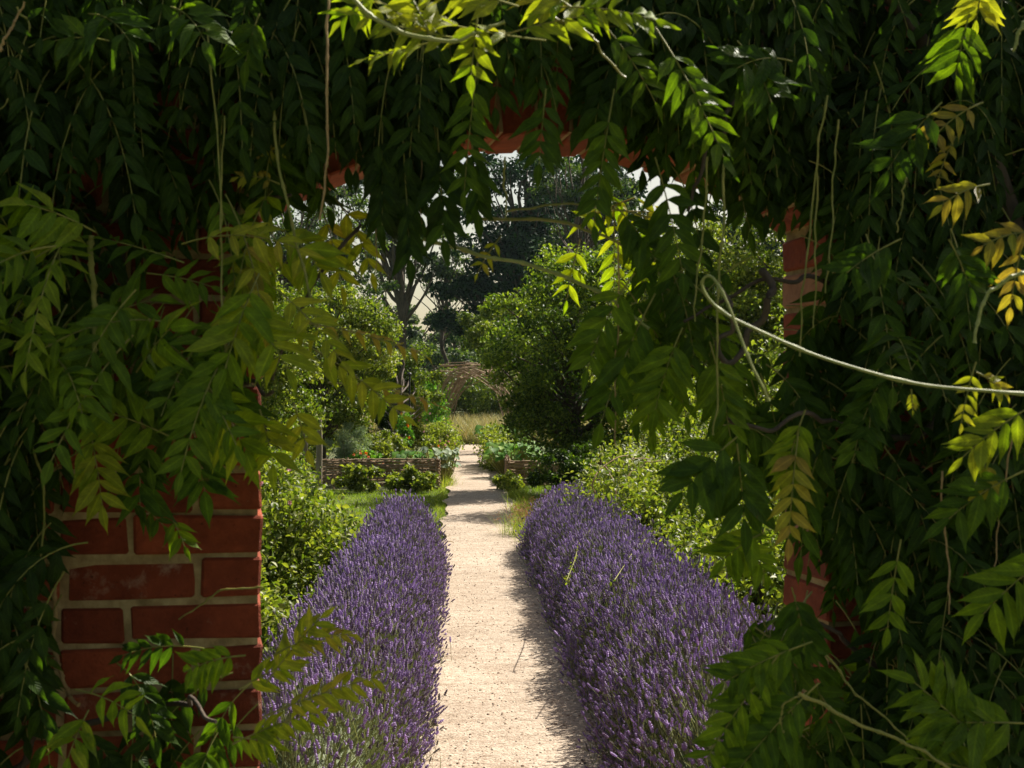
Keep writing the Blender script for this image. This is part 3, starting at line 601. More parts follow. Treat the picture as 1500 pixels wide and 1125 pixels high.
    names = ['px', 'py', 'd', 'tx', 'ty', 'dout', 'L', 'pairs', 'll', 'tint', 'droop', 'n0', 'spread']
    spray(fr, **dict(zip(names, s)))
curtain(fr, [(1590, -120), (2000, -120), (2000, 1200), (1590, 1200)], 150, (.04, .28), (.0, .25), out=.35, droop=(1.2, 2.2))
# leaves on the far top of the wall, shading the face
for k in range(170):
    u = RNG.uniform(-2.2, 3.2); p = wp(u, RNG.uniform(-.25, .3), WTOP+RNG.uniform(.0, .16)); 
    (fl if u < 0 else fr).__class__
    fr.leaf(p, (RNG.normal(), RNG.normal()-.5, .3), (RNG.normal()*.3, -.3, 1), .24, 5, .07, 1.2, RNG.uniform(.1, .5))
fr.build(wr)
for pts, r, sd_, m_ in [
    ([(1560, 582, 1.78), (1450, 576, 1.78), (1340, 563, 1.78), (1240, 540, 1.78), (1150, 508, 1.78), (1080, 474, 1.78), (1040, 440, 1.78), (1028, 415, 1.78), (1040, 408, 1.77), (1062, 440, 1.76), (1085, 505, 1.75), (1105, 555, 1.74), (1125, 592, 1.74)], .0022, 21, M_pale),
    ([(1520, 400, 1.8), (1480, 404, 1.8), (1445, 435, 1.8), (1425, 500, 1.8)], .0028, 22, M_pale),
    ([(1510, 10, 1.8), (1500, 35, 1.8), (1482, 72, 1.8)], .0028, 23, M_pale),
    ([(500, -20, 1.82), (560, 35, 1.82), (640, 62, 1.82), (700, 50, 1.84), (740, 35, 1.85)], .0030, 24, M_pale),
    ([(800, 20, 1.9), (860, 40, 1.9), (880, 70, 1.9), (920, 110, 1.95)], .0020, 25, M_stalk),
    ([(1170, 1015, 1.9), (1250, 1055, 1.9), (1340, 1095, 1.9), (1400, 1130, 1.9)], .0026, 26, M_stalk),
    ([(620, 350, 2.3), (700, 372, 2.3), (780, 388, 2.3), (880, 430, 2.3), (950, 480, 2.3)], .0034, 27, M_pale),
    ([(700, 320, 2.35), (800, 325, 2.35), (880, 345, 2.35), (960, 385, 2.35), (1040, 440, 2.35)], .0028, 28, M_stalk),
    ([(740, 310, 2.35), (820, 300, 2.35), (920, 310, 2.35), (1000, 330, 2.35)], .0018, 29, M_stalk),
    ([(1036, 230, 2.1), (1034, 320, 2.1), (1022, 400, 2.1), (1020, 470, 2.1)], .0015, 30, M_stalk),
    ([(1060, 240, 2.1), (1058, 330, 2.1), (1052, 450, 2.1), (1050, 570, 2.1), (1045, 640, 2.1)], .0018, 31, M_stalk),
    ([(1228, 175, 2.2), (1222, 300, 2.2), (1213, 430, 2.2)], .0015, 32, M_stalk),
    ([(1212, 140, 2.2), (1195, 260, 2.2), (1180, 400, 2.2), (1172, 520, 2.2)], .0017, 33, M_stalk),
    ([(1196, 250, 2.2), (1194, 360, 2.2), (1192, 480, 2.2)], .0015, 34, M_stalk),
    ([(1328, 260, 2.1), (1322, 300, 2.1), (1315, 340, 2.1)], .0014, 35, M_stalk),
    ([(740, 230, 2.2), (742, 280, 2.2), (745, 320, 2.2)], .0016, 36, M_stalk),
    ([(905, 350, 2.2), (903, 450, 2.2), (900, 560, 2.2), (898, 650, 2.2)], .0012, 37, M_tan),
    ([(613, 140, 2.3), (615, 250, 2.3), (616, 330, 2.3)], .0011, 38, M_tan),
    ([(1380, 690, 2.1), (1385, 780, 2.1), (1392, 850, 2.1), (1390, 900, 2.1)], .0015, 39, M_tan),
    ([(1482, 640, 2.05), (1465, 740, 2.05), (1455, 830, 2.05)], .0013, 40, M_tan),
    ([(1210, 960, 2.2), (1260, 1020, 2.2), (1330, 1080, 2.2)], .002, 41, M_stalk),
    ([(1150, 1090, 2.0), (1140, 1060, 2.0), (1150, 1030, 2.0), (1175, 1018, 2.0)], .002, 42, M_stalk)]:
    shoot(wr, 'hanging_shoot', m_, pts, r, sd_)
m = MB()
for k, c in enumerate([[(1640, 1300, 2.45), (1560, 900, 2.5), (1460, 600, 2.5), (1480, 300, 2.45), (1380, 100, 2.45), (1200, -60, 2.4), (900, -110, 2.3), (600, -100, 2.3)], [(1460, 600, 2.5), (1330, 500, 2.5), (1230, 420, 2.45), (1120, 400, 2.3), (1000, 440, 2.25)], [(1120, 400, 2.3), (1060, 520, 2.25), (1030, 420, 2.25)], [(1500, 900, 2.5), (1350, 1000, 2.45), (1220, 930, 2.4), (1140, 900, 2.2)], [(1440, 560, 2.5), (1300, 640, 2.45), (1180, 610, 2.3), (1060, 620, 2.2)], [(1200, -60, 2.4), (1100, 60, 2.35), (1050, 200, 2.3), (980, 330, 2.3)]]):
    P = wob(spline([at(*p) for p in c], 50), .012, k+40); tube(m, P, np.linspace(.022, .008, 50) if k == 0 else np.linspace(.007, .0025, 50), 7)
m.build('stem', M_bark, wr)

# ------------------------------------------------------------------ lavender hedges
def ring_spike():
    prof = [(0, .25), (.08, .95), (.16, .45), (.24, 1.0), (.34, .5), (.46, 1.05), (.58, .55), (.70, .85), (.85, .55), (1.0, .12)]
    V, F = [], []; n = 5
    for i, (y, r) in enumerate(prof):
        for j in range(n):
            a = 2*pi*(j+.5*(i % 2))/n; rr = r*(1+.25*((i+j) % 2)); V.append((rr*cos(a), y, rr*sin(a)))
    for i in range(len(prof)-1):
        for j in range(n): F.append((i*n+j, i*n+(j+1) % n, (i+1)*n+(j+1) % n, (i+1)*n+j))
    return np.array(V, float), np.array(F)
SPIKE = ring_spike()
STEM = (np.array([(-.5, 0, 0), (.5, 0, 0), (.5, 1, 0), (-.5, 1, 0), (0, 0, .5), (0, 1, .5)], float), np.array([(0, 1, 2, 3), (0, 4, 5, 3)]))
def lavender(label, cx, hw, y0, y1, ht, n, sparse_y):
    o = thing('lavender_hedge', (cx, (y0+y1)/2, 0), label, 'lavender', 'lavender hedges lining the path')
    def prof(y):
        e = np.minimum(1, np.sqrt(np.clip((y-y0)/.6, 0, 1)))*np.minimum(1, np.sqrt(np.clip((y1-y)/1.0, 0.02, 1)))
        lump = 1+.05*np.sin(y*3.3+cx)+.045*np.sin(y*7.1+2*cx)
        return e*lump
    # inner mound of leaves
    f = MB(); ys = np.linspace(y0+.02, y1-.02, 60); th = np.linspace(-1.75, 1.75, 15); V = []
    for y in ys:
        p = prof(y)
        for t in th:
            q = .68+.04*sin(t*7+y*9); V.append((cx+sin(t)*hw*q*p*(1 if abs(t) < 1.5 else .8), y, max(-.03, cos(t)*(ht-.02)*q*p+.02)))
    F = [(i*15+j, i*15+j+1, (i+1)*15+j+1, (i+1)*15+j) for i in range(59) for j in range(14)]
    f.add(V, F, .1)
    m_ = 26000; y = y0+RNG.random(m_)*(y1-y0); t = RNG.uniform(-1.6, 1.6, m_); p = prof(y); q = RNG.uniform(.5, .8, m_)
    P = np.stack([cx+np.sin(t)*hw*q*p, y, np.maximum(0, np.cos(t)*ht*q*p)], -1)
    D = unit(np.stack([np.sin(t)+RNG.normal(0, .35, m_), RNG.normal(0, .4, m_), np.cos(t)*.9+.35], -1))
    Fm = frames(D, RNG.normal(size=(m_, 3))); L_ = RNG.uniform(.04, .085, m_); Fm = Fm*np.stack([L_*.7, L_, L_], -1)[:, None, :]
    f.inst(LANCE, Fm, P, RNG.uniform(0, .7, m_)); f.build('foliage', M_lavs, o)
    # flowering stems
    y = y0+.03+RNG.random(n)*(y1-y0-.06); 
    keep = RNG.random(n) < np.clip(.22+(y-sparse_y[0])/(sparse_y[1]-sparse_y[0])*.78, .22, 1); y = y[keep]; n2 = len(y)
    t = RNG.uniform(-1.5, 1.5, n2); t = t*np.abs(t/1.5)**.15; p = prof(y); q = np.clip(RNG.normal(1.0, .075, n2), .78, 1.2)
    tip = np.stack([cx+np.sin(t)*hw*q*p+RNG.normal(0, .02, n2), y+RNG.normal(0, .05, n2), np.maximum(.06, np.cos(t)*ht*q*p)], -1)
    D = unit(np.stack([np.sin(t)*.55+RNG.normal(0, .30, n2), RNG.normal(-.03, .30, n2), np.cos(t)*.7+.55], -1))
    rnd = RNG.normal(size=(n2, 3)); Fm = frames(D, rnd)
    s = MB(); L_ = RNG.uniform(.12, .22, n2); s.inst(STEM, Fm*np.stack([np.full(n2, .0024), L_, np.full(n2, .0024)], -1)[:, None, :], tip-D*L_[:, None], RNG.uniform(.2, 1, n2)); s.build('flower_stems', M_lavs, o)
    fl_ = MB(); l2 = RNG.uniform(.016, .040, n2); r2 = RNG.uniform(.004, .0068, n2)
    fl_.inst(SPIKE, Fm*np.stack([r2, l2, r2], -1)[:, None, :], tip, np.clip(RNG.normal(.45, .30, n2), 0, 1))
    fo = fl_.build('flower_spikes', M_lavf, o, smooth=False); fo['kind'] = 'stuff'
    return o
lavender('narrower violet lavender hedge left of the path, beside the bushy rose', -0.53, .345, 4.5, 13.6, .60, 26000, (4.6, 6.6))
lavender('wider violet lavender hedge on the right, casting its shadow on the gravel path', 1.07, .44, 4.3, 15.4, .60, 32000, (4.4, 5.9))

# ------------------------------------------------------------------ bushes and trees
def cluster_pts(c, r, K, shell=.6, rng=None):
    rng = rng or RNG; d = unit(rng.normal(size=(K, 3))); rad = shell+(1-shell)*rng.random(K)**.6; rad = np.where(rng.random(K) < .3, rng.random(K)*shell, rad)
    return np.asarray(c)+d*rad[:, None]*np.asarray(r)
def leaves_at(mb, centers, crad, n, size, tmpl=OVAL, tint=(0, 1), zmin=.03, flat=1.0, center=None, droop=.2):
    K = len(centers); k = RNG.integers(0, K, n); crad = np.broadcast_to(crad, (K,))
    off = unit(RNG.normal(size=(n, 3)))*(RNG.random(n)**.5)[:, None]*crad[k][:, None]; off[:, 2] *= flat
    P = centers[k]+off; P = P[P[:, 2] > zmin]; n = len(P); off = off[:n]
    D = unit(RNG.normal(size=(n, 3))+[0, 0, -droop]); Nn = unit(RNG.normal(size=(n, 3))*.8+[0, 0, .9])
    F = frames(D, Nn)*(size*RNG.uniform(.6, 1.25, n))[:, None, None]
    ct = RNG.normal(0, .12, K)[k][:n]
    mb.inst(tmpl, F, P, np.clip(tint[0]+(tint[1]-tint[0])*RNG.random(n)+ct, 0, 1))
def limbs(mb, base, centers, r0, frac=.5, tint=.5, sag=.1, every=1, n=8):
    for c in centers[::every]:
        mid = base+(c-base)*.5+RNG.normal(0, .08, 3)*np.linalg.norm(c-base); tube(mb, spline([base, mid, c], n), np.linspace(r0, r0*.15, n), 4, tint, cap=False)
def bush(name, label, cat, c, r, n, size, mat, K=40, tint=(0, 1), tmpl=OVAL, group=None, crad=.28, stem_mat=None, flat=.8, shell=.6, flowers=None, droop=.2, part='foliage'):
    c = np.array(c, float); r = np.array(r, float)
    o = thing(name, (c[0], c[1], 0), label, cat, group)
    cen = cluster_pts(c, r, K, shell); cen = cen[cen[:, 2] > .02]
    m = MB(); leaves_at(m, cen, crad*r.mean()*RNG.uniform(.7, 1.3, len(cen)), n, size, tmpl, tint, flat=flat, droop=droop)
    m.build(part, mat, o)
    s = MB(); base = np.array([c[0], c[1], 0.0])
    for ce in cen[::2]:
        b = base+RNG.normal(0, .08, 3)*r*[1, 1, 0]; limbs(s, b, [ce], .008+.008*r.mean())
    s.build('branches', stem_mat or M_bark, o)
    if flowers:
        fm, fn, fs = flowers; f = MB(); d = unit(RNG.normal(size=(fn, 3))*[1, 1, .8]+[0, -.5, .4]); P = c+d*r*RNG.uniform(.9, 1.15, (fn, 1)); P = P[P[:, 2] > .1]
        for q in range(6):
            a = q*pi/3+RNG.random()*.5; dd = np.array([cos(a), -.4, sin(a)]); f.inst(OVAL, (frames(dd, (0, -1, .5))*fs)[None], np.zeros((1, 3)), RNG.random())
        f0 = f.build('flower', fm); 
        for i, p in enumerate(P):
            f1 = f0 if i == 0 else f0.copy()
            if i: COL.objects.link(f1)
            f1.parent = o; f1.location = tuple(p-np.array(o.location)); f1.rotation_euler = (RNG.normal(0, .4), RNG.random()*6, RNG.normal(0, .5))
    return o
def tree(name, label, cat, base, H, c, r, n, size, mat, K=60, trunk=.12, tint=(0, 1), tmpl=OVAL_LO, group=None, crad=.24, shell=.55, flat=.7, every=2, lean=0, extra=None, rng_seed=0, trunk_top=.85):
    base = np.array(base, float); o = thing(name, base, label, cat, group)
    t = MB(); P = wob(spline([base-[0, 0, .1], base+[lean*.4, 0, H*.45], base+[lean, 0, H*trunk_top]], 14), H*.012, rng_seed); tube(t, P, np.linspace(trunk, trunk*.35, 14), 9)
    cen = cluster_pts(c, r, K, shell)
    if extra is not None: cen = np.vstack([cen]+[cluster_pts(e[0], e[1], e[2], .4) for e in extra])
    for ce in cen[::every]:
        k = int(np.clip((ce[2]-base[2])/H*14*.75, 3, 13)); limbs(t, P[k], [ce], trunk*.32, n=7)
    t.build('trunk', M_bark, o)
    m = MB(); leaves_at(m, cen, crad*np.mean(r)*RNG.uniform(.6, 1.35, len(cen)), n, size, tmpl, tint, flat=flat); m.build('crown', mat, o)
    return o
def gpt(px, d, z=0.0):
    p = at(px, 575, d); p[2] = z; return p

# left: bushy rose beyond the pier
p = gpt(430, 10.2); bush('rose_bush', 'big bushy rose with small pale leaves between the brick pier and the left lavender', 'bush', (p[0]-.22, 10.2, .50), (.58, 1.3, .52), 15000, .046, M_green, 90, (.25, 1), crad=.3, flowers=(M_pink, 14, .02))
p = gpt(400, 13.5); bush('rose_bush', 'taller shrub behind the bushy rose, below the wooden posts', 'bush', (p[0]-.35, 14.3, .55), (.7, 1.2, .55), 9000, .05, M_green, 60, (.2, .95), flowers=(M_pink, 8, .02))
p = gpt(395, 7.2); bush('rose_bush', 'low shrub at the foot of the left pier, nearest the gateway', 'bush', (p[0]-.35, 7.3, .35), (.5, .9, .38), 7000, .045, M_green, 50, (.3, 1))
# wooden posts
for k, (px, d, zt, rr_, lb) in enumerate([(467, 23.0, 1.17, .052, 'grey round wooden post standing left of the woven bed, the nearer and thicker one'), (447, 24.5, 1.12, .045, 'grey wooden post just left of the thicker post')]):
    p = gpt(px, d); o = thing('wooden_post', p, lb, 'post', 'posts of the old fence')
    t = MB(); P = spline([p-[0, 0, .1], p+[.01, 0, zt*.5], p+[0, 0, zt]], 8); tube(t, P, np.full(8, rr_)*RNG.uniform(.95, 1.05, 8), 12); t.build('shaft', M_wood, o)
    c_ = MB(); P = np.array([p+[0, 0, zt-.01], p+[0, 0, zt+.025], p+[0, 0, zt+.03]]); tube(c_, P, [rr_*1.0, rr_*.9, rr_*.3], 12); c_.build('post_top', M_wood, o)

# woven willow beds
def wattle(label, runs, ht, seed):
    p0 = np.array([runs[0][0][0], runs[0][0][1], 0.0]); o = thing('wattle_fence', p0, label, 'wattle edging', 'woven wattle bed edgings')
    r = np.random.default_rng(seed); wv = MB()
    for a, b in runs:
        a = np.array([*a, 0.0]); b = np.array([*b, 0.0]); Ln = np.linalg.norm(b-a); u = (b-a)/Ln; v = np.array([-u[1], u[0], 0]); ns = max(3, int(Ln/.24)+1); sp = Ln/(ns-1)
        for i in range(ns):
            q = a+u*sp*i; st = MB(); tube(st, [q-[0, 0, .1], q+[r.normal(0, .008), r.normal(0, .008), ht*r.uniform(.98, 1.12)]], [.018, .014], 7); st.build('stake', M_rod, o)
        rows = int(ht/.026)
        for k in range(rows):
            z = .02+k*.026; s = np.linspace(-.05, Ln+.05, ns*7); ph = (k % 2)*pi
            P = a+u*s[:, None]+v*(.024*np.cos(pi*s/sp+ph))[:, None]+np.array([0, 0, 1])*(z+.008*np.sin(s*r.uniform(1, 4)+r.random()*6)+r.normal(0, .003, len(s)))[:, None]
            tube(wv, P, r.uniform(.013, .019), 5, r.random())
    wv.build('woven_rods', M_rod, o); return o
wattle('low woven wattle edging of the left vegetable bed, behind the lawn', [((-2.45, 24.3), (-.43, 24.0)), ((-.43, 24.0), (-.40, 31))], .47, 1)
wattle('short woven wattle edging of the right bed, under the dark apple tree', [((.78, 24.2), (2.9, 24.4)), ((.78, 24.2), (.84, 31))], .46, 2)
# leafy clumps at the wattle's foot
for px, lb in ((530, 'leafy clump against the left woven edging, nearer the posts'), (608, 'leafy clump against the left woven edging, nearer the path')):
    p = gpt(px, 23.3); bush('leafy_clump', lb, 'plant', (p[0], p[1], .17), (.46, .3, .20), 2200, .075, M_green, 26, (.35, 1), group='clumps at the foot of the wattle')
# inside the left bed
def herb(label, px, d, z, r, n, mat, size=.05, tmpl=LANCE, name='herb', cat='plant', **kw):
    p = gpt(px, d); return bush(name, label, cat, (p[0], p[1], z), r, n, size, mat, kw.pop('K', 30), kw.pop('tint', (0, 1)), tmpl, **kw)
herb('feathery light green herb standing right of the grey posts', 508, 25.2, .62, (.45, .4, .42), 9000, M_grey, .055)
herb('second feathery herb, further right behind the woven edging', 540, 26.5, .55, (.45, .4, .4), 7000, M_green, .05, tint=(.5, 1))
herb('yellowish leafy plant in the middle of the left bed', 568, 26.0, .55, (.42, .4, .34), 3600, M_green, .05, tmpl=OVAL, tint=(.5, 1), flowers=(M_white, 16, .02))
herb('dark round bush behind the left bed', 555, 33, .95, (.85, .6, .5), 8000, M_dark, .05, tmpl=OVAL, tint=(0, .4), name='dark_bush', cat='bush')
herb('orange nasturtium spilling over the woven edging', 524, 24.9, .42, (.26, .2, .17), 800, M_bright, .06, tmpl=OVAL, flowers=(M_orange, 9, .035), name='nasturtium', cat='flower')
herb('small orange marigold just right of the nasturtium', 545, 25.0, .40, (.18, .15, .15), 500, M_bright, .05, tmpl=OVAL, flowers=(M_orange, 6, .028), name='marigold', cat='flower')
herb('tall orange flowered plant beside the dark iron rod', 592, 28, .85, (.22, .2, .35), 900, M_bright, .06, tmpl=OVAL, flowers=(M_orange, 7, .035), name='marigold', cat='flower')
def squash(label, px, d, n, spread, hgt, size=.15, mat=M_bright):
    p = gpt(px, d); o = thing('squash_plant', p, label, 'squash plant'); m = MB(); s = MB()
    prof = [.06, .34, .46, .40, .22, .01]; T = blade_tmpl(prof, .3, .15, .05, 3)
    for k in range(n):
        a = RNG.random()*6.28; rr_ = spread*RNG.random()**.5; q = p+[cos(a)*rr_, sin(a)*rr_, hgt*RNG.uniform(.6, 1.1)]
        tube(s, spline([p+[cos(a)*rr_*.4, sin(a)*rr_*.4, 0], q-[0, 0, .1], q], 6), .008, 4)
        m.inst(T, (frames(unit([cos(a)+RNG.normal(0, .4), sin(a)-.3, -.2]), [RNG.normal(0, .3), -.4, 1])*size*RNG.uniform(.6, 1.2))[None], q[None], RNG.random())
    m.build('leaves', mat, o); s.build('leaf_stalks', M_stalk, o); return o
squash('broad leaved squash at the corner of the left woven bed', 622, 25.2, 130, .5, .52, .17)
squash('pale leaved vegetable above the corner of the woven bed', 645, 24.6, 50, .28, .60, .13, M_grey)
squash('bright squash plant on the right bed behind the woven edging', 751, 26.5, 150, .5, .62, .17)
squash('second bright leafy vegetable further along the right bed', 737, 31, 120, .5, .8, .18)
herb('tall flowering plant along the left path edge, by the willow arbour', 647, 30, .5, (.26, 1.6, .48), 6500, M_green, .06, tmpl=OVAL, tint=(.5, 1), flowers=(M_pink, 16, .03), K=50, name='flowering_border_plant')
herb('lower flowering plant spilling on to the left path edge', 646, 25.6, .3, (.17, .9, .32), 3500, M_green, .05, tmpl=OVAL, tint=(.5, 1), flowers=(M_orange, 7, .025), name='flowering_border_plant')
herb('leafy border plant hanging over the right path edge', 727, 29.5, .45, (.27, 2.2, .42), 6000, M_green, .06, tmpl=OVAL, tint=(.3, 1), K=50, name='leafy_border_plant')
herb('low leafy plant at the corner of the right woven bed', 744, 23.2, .14, (.2, .4, .17), 1800, M_green, .055, tmpl=OVAL, tint=(.3, 1), name='leafy_border_plant')
herb('pale flowering shrub left of the willow arbour', 598, 33, .8, (.5, .6, .65), 6000, M_green, .06, tmpl=OVAL, tint=(.5, 1), flowers=(M_pink, 18, .03), name='flowering_shrub', cat='bush')
herb('shrub with bright leaves behind the posts', 470, 29, .8, (.9, .6, .7), 9000, M_green, .06, tmpl=OVAL, tint=(.3, 1), K=60, name='garden_shrub', cat='bush')
herb('shrub between the pear tree and the far left bed', 420, 27, .7, (.9, .6, .7), 8000, M_green, .06, tmpl=OVAL, tint=(.2, .9), K=60, name='garden_shrub', cat='bush')
# iron rod with finial
p = gpt(600, 29); o = thing('plant_support', p, 'thin black iron rod standing in the left bed', 'plant support')
m = MB(); tube(m, [p, p+[0, 0, 1.95]], .018, 8); m.build('rod', M_iron, o)
m = MB(); P = np.array([p+[0, 0, 1.94+.012*i] for i in range(7)]); tube(m, P, [.02, .034, .042, .044, .04, .03, .008], 10); m.build('finial', M_iron, o)

# willow arbour over the path
o = thing('willow_arbour', (.3, 38, 0), 'woven willow rod arch spanning the far end of the path', 'arbour')
r = np.random.default_rng(4); cx, hw, ht = .42, 1.02, 2.25
hp = MB()
for i in range(17):
    y = 36.6+3.0*r.random(); lean = r.normal(0, .34); hh = ht*r.uniform(.93, 1.05); w_ = hw*r.uniform(.92, 1.08); yy = r.normal(0, .45)
    P = [(cx-w_, y, -.05), (cx-w_*.98+lean*.2, y+yy*.2, hh*.45), (cx-w_*.72+lean*.5, y+yy*.5, hh*.84), (cx+lean, y+yy, hh), (cx+w_*.72+lean, y+yy, hh*.84), (cx+w_*.98, y+yy*.5, hh*.45), (cx+w_, y, -.05)]
    tube(hp, wob(spline(P, 26), .02, i), r.uniform(.010, .019), 5, r.random())
hp.build('hoops', M_rod, o)
dg = MB()
for i in range(34):
    s = -1 if r.random() < .7 else 1; y = 36.5+2.8*r.random(); x0 = cx+s*hw*r.uniform(.9, 1.15)
    P = [(x0, y, 0), (x0-s*.15+r.normal(0, .1), y+.3, ht*.5), (x0-s*(.5+.4*r.random()), y+.8*r.random(), ht*r.uniform(.85, 1.1))]
    tube(dg, spline(P, 10), r.uniform(.008, .015), 5, r.random())
dg.build('bracing_rods', M_rod, o)
tp = MB()
for i in range(9):
    y = 36.6+3*r.random(); z = ht*r.uniform(.90, 1.06); tube(tp, wob(np.array([(cx-hw*1.0+q*hw*2.1/9, y+q*.06*r.normal(), z) for q in range(10)]), .03, i+9), r.uniform(.009, .015), 5, r.random())
for i in range(12):
    t = r.uniform(-1.2, 1.2); x = cx+sin(t)*hw; z = ht*(.45+.5*cos(t)); tube(tp, [(x, 36.4, z), (x+r.normal(0, .1), 39.8, z+r.normal(0, .1))], .012, 5, r.random())
tp.build('cross_rods', M_rod, o)
bush('climbing_bean', 'climbing bean on the left foot of the willow arbour', 'climber', (-.75, 37, 1.0), (.35, .8, .95), 3000, .07, M_bright, 30, (.3, 1), flowers=(M_pink, 12, .03))
bush('climbing_bean', 'climbing plant with red flowers on the right side of the willow arbour', 'climber', (1.5, 37.5, 1.1), (.35, .8, 1.0), 3200, .07, M_green, 30, (.2, .8), flowers=(M_orange, 6, .035))

# right side behind the lavender
p = gpt(965, 11.5); bush('rose_bush', 'yellow green rose bush with arching canes behind the right lavender', 'bush', (p[0], 12.4, .55), (.62, 1.9, .55), 15000, .045, M_green, 90, (.35, 1))
p = gpt(1060, 9); bush('rose_bush', 'denser rose bush nearest the right pier', 'bush', (p[0]+.25, 8.8, .55), (.6, 1.7, .6), 13000, .045, M_green, 80, (.3, 1), flowers=(M_orange, 3, .022))
p = gpt(1040, 14); bush('rose_bush', 'tall bush at the back right, under the wisteria fronds', 'bush', (p[0]+.3, 14.5, .9), (.9, 1.4, .9), 15000, .05, M_green, 80, (.3, 1))
p = gpt(1110, 12); bush('garden_shrub', 'high shrub filling the right edge of the gateway', 'bush', (p[0]+.6, 12, 1.2), (.8, 1.4, 1.3), 15000, .05, M_green, 80, (.3, 1))
for k, cn in enumerate([[(872, 730, 12), (868, 690, 12), (905, 672, 12.2), (950, 672, 12.4)], [(905, 700, 12), (888, 680, 12.1), (875, 660, 12.2)], [(905, 712, 11.8), (930, 690, 11.9), (970, 676, 12)], [(1000, 720, 11), (1030, 670, 11.1), (1060, 690, 11.2)]]):
    pass
o = thing('rose_canes', gpt(900, 12), 'long pale arching rose canes beside the brown stump', 'branches')
for k, cn in enumerate([[(880, 745, 12), (866, 700, 12), (905, 672, 12.2), (950, 672, 12.4)], [(910, 745, 12), (895, 700, 12.1), (884, 672, 12.2)], [(905, 740, 11.8), (930, 690, 11.9), (970, 676, 12)]]):
    m = MB(); tube(m, wob(spline([at(*q) for q in cn], 20), .01, k), np.linspace(.008, .004, 20), 5); m.build('cane', M_tan, o)
# stump
p = gpt(884, 15.5); o = thing('tree_stump', p, 'dark brown broken stump between the apple tree and the rose bush', 'stump')
m = MB(); th = np.linspace(0, 2*pi, 17)[:-1]; V = []; nr = 12
for i in range(nr):
    z = i/(nr-1)
    for t in th:
        top = .62+.32*max(0, cos(t-.4))**2; rad = .17*(1.25-.5*z+.08*sin(3*t+4*z)); V.append((p[0]+rad*cos(t), p[1]+rad*sin(t), z*top+(0.03*sin(5*t) if i > 8 else 0)))
F = [(i*16+j, i*16+(j+1) % 16, (i+1)*16+(j+1) % 16, (i+1)*16+j) for i in range(nr-1) for j in range(16)]
m.add(V, F); m.add(V[-16:], [list(range(16))]); m.build('stump_wood', M_stump, o)
m = MB(); tube(m, spline([p+[.1, 0, .5], p+[-.05, -.1, .8], p+[-.02, -.1, .98]], 8), np.linspace(.04, .015, 8), 7); m.build('broken_branch', M_stump, o)
# russet grasses
for px, d, lb in ((862, 16.2, 'tuft of russet seed heads in front of the stump'), (826, 16.6, 'tuft of russet seed heads left of the stump'), (768, 15.8, 'small russet tuft at the far left corner of the right lavender'), (790, 17.2, 'russet tuft in the shade of the apple tree')):
    p = gpt(px, d); o = thing('seed_head_tuft', p, lb, 'grass tuft', 'russet grass tufts'); n = 420
    pts = np.stack([RNG.normal(p[0], .12, n), RNG.normal(p[1], .15, n), np.full(n, -.03)], -1)
    h_ = .34 if px in (768, 790) else .42
    blades('', '', '', pts, h_, .004, M_grass, (.3, 1), .5, build=False, mb=(mb1 := MB())); mb1.build('stalks', M_grass, o)
    m2 = MB(); c_ = np.stack([RNG.normal(p[0], .13, 60), RNG.normal(p[1], .16, 60), RNG.uniform(h_*.5, h_*.98, 60)], -1); leaves_at(m2, c_, .06, 900, .028, LANCE); m2.build('seed_heads', M_russet, o)
# bindweed on the lavender
o = thing('bindweed', at(840, 800, 8.0), 'thin yellow green weed trailing across the right lavender', 'weed')
P = spline([at(830, 850, 8.4), at(842, 820, 9.1), at(852, 790, 9.9), at(885, 758, 11.1)], 30); m = MB(); tube(m, P, .003, 4); m.build('runner', M_stalk, o)
m = MB(); leaves_at(m, P[::2], .02, 60, .025, OVAL, (.6, 1)); m.build('foliage', M_green, o)
o = thing('bindweed', at(940, 830, 6.3), 'small leafy weed poking out of the middle of the right lavender', 'weed')
P = spline([at(900, 850, 7.3), at(930, 805, 8.8), at(945, 790, 9.3)], 20); m = MB(); tube(m, P, .003, 4); m.build('runner', M_stalk, o)
m = MB(); leaves_at(m, P[::2], .04, 34, .024, OVAL, (.5, 1)); m.build('foliage', M_green, o)

# the apple tree right of the path
p = gpt(835, 23); tree('apple_tree', 'dark round apple tree leaning over the right side of the path', 'tree', p, 3.4, p+[-.05, 0, 2.45], (1.35, 1.3, 1.4), 46000, .062, M_dark, 110, .11, (.15, 1), OVAL, crad=.26, extra=[(p+[-.55, -.2, 1.25], (.6, .6, .6), 18), (p+[.1, -.3, .75], (.8, .6, .55), 22), (p+[.9, 0, 1.5], (.9, .8, .9), 25)])
herb('deep green shrub in the shade below the apple tree', 835, 21.0, .42, (.6, .5, .42), 8000, M_dark, .05, tmpl=OVAL, tint=(0, .5), name='dark_bush', cat='bush', K=40)
p = gpt(735, 34); tree('plum_tree', 'smaller tree behind the apple tree, reaching over the willow arbour', 'tree', p+[.6, 0, 0], 3.6, p+[.1, 0, 3.0], (1.3, 1.2, .75), 16000, .075, M_green, 60, .08, (0, .8), OVAL, crad=.26)
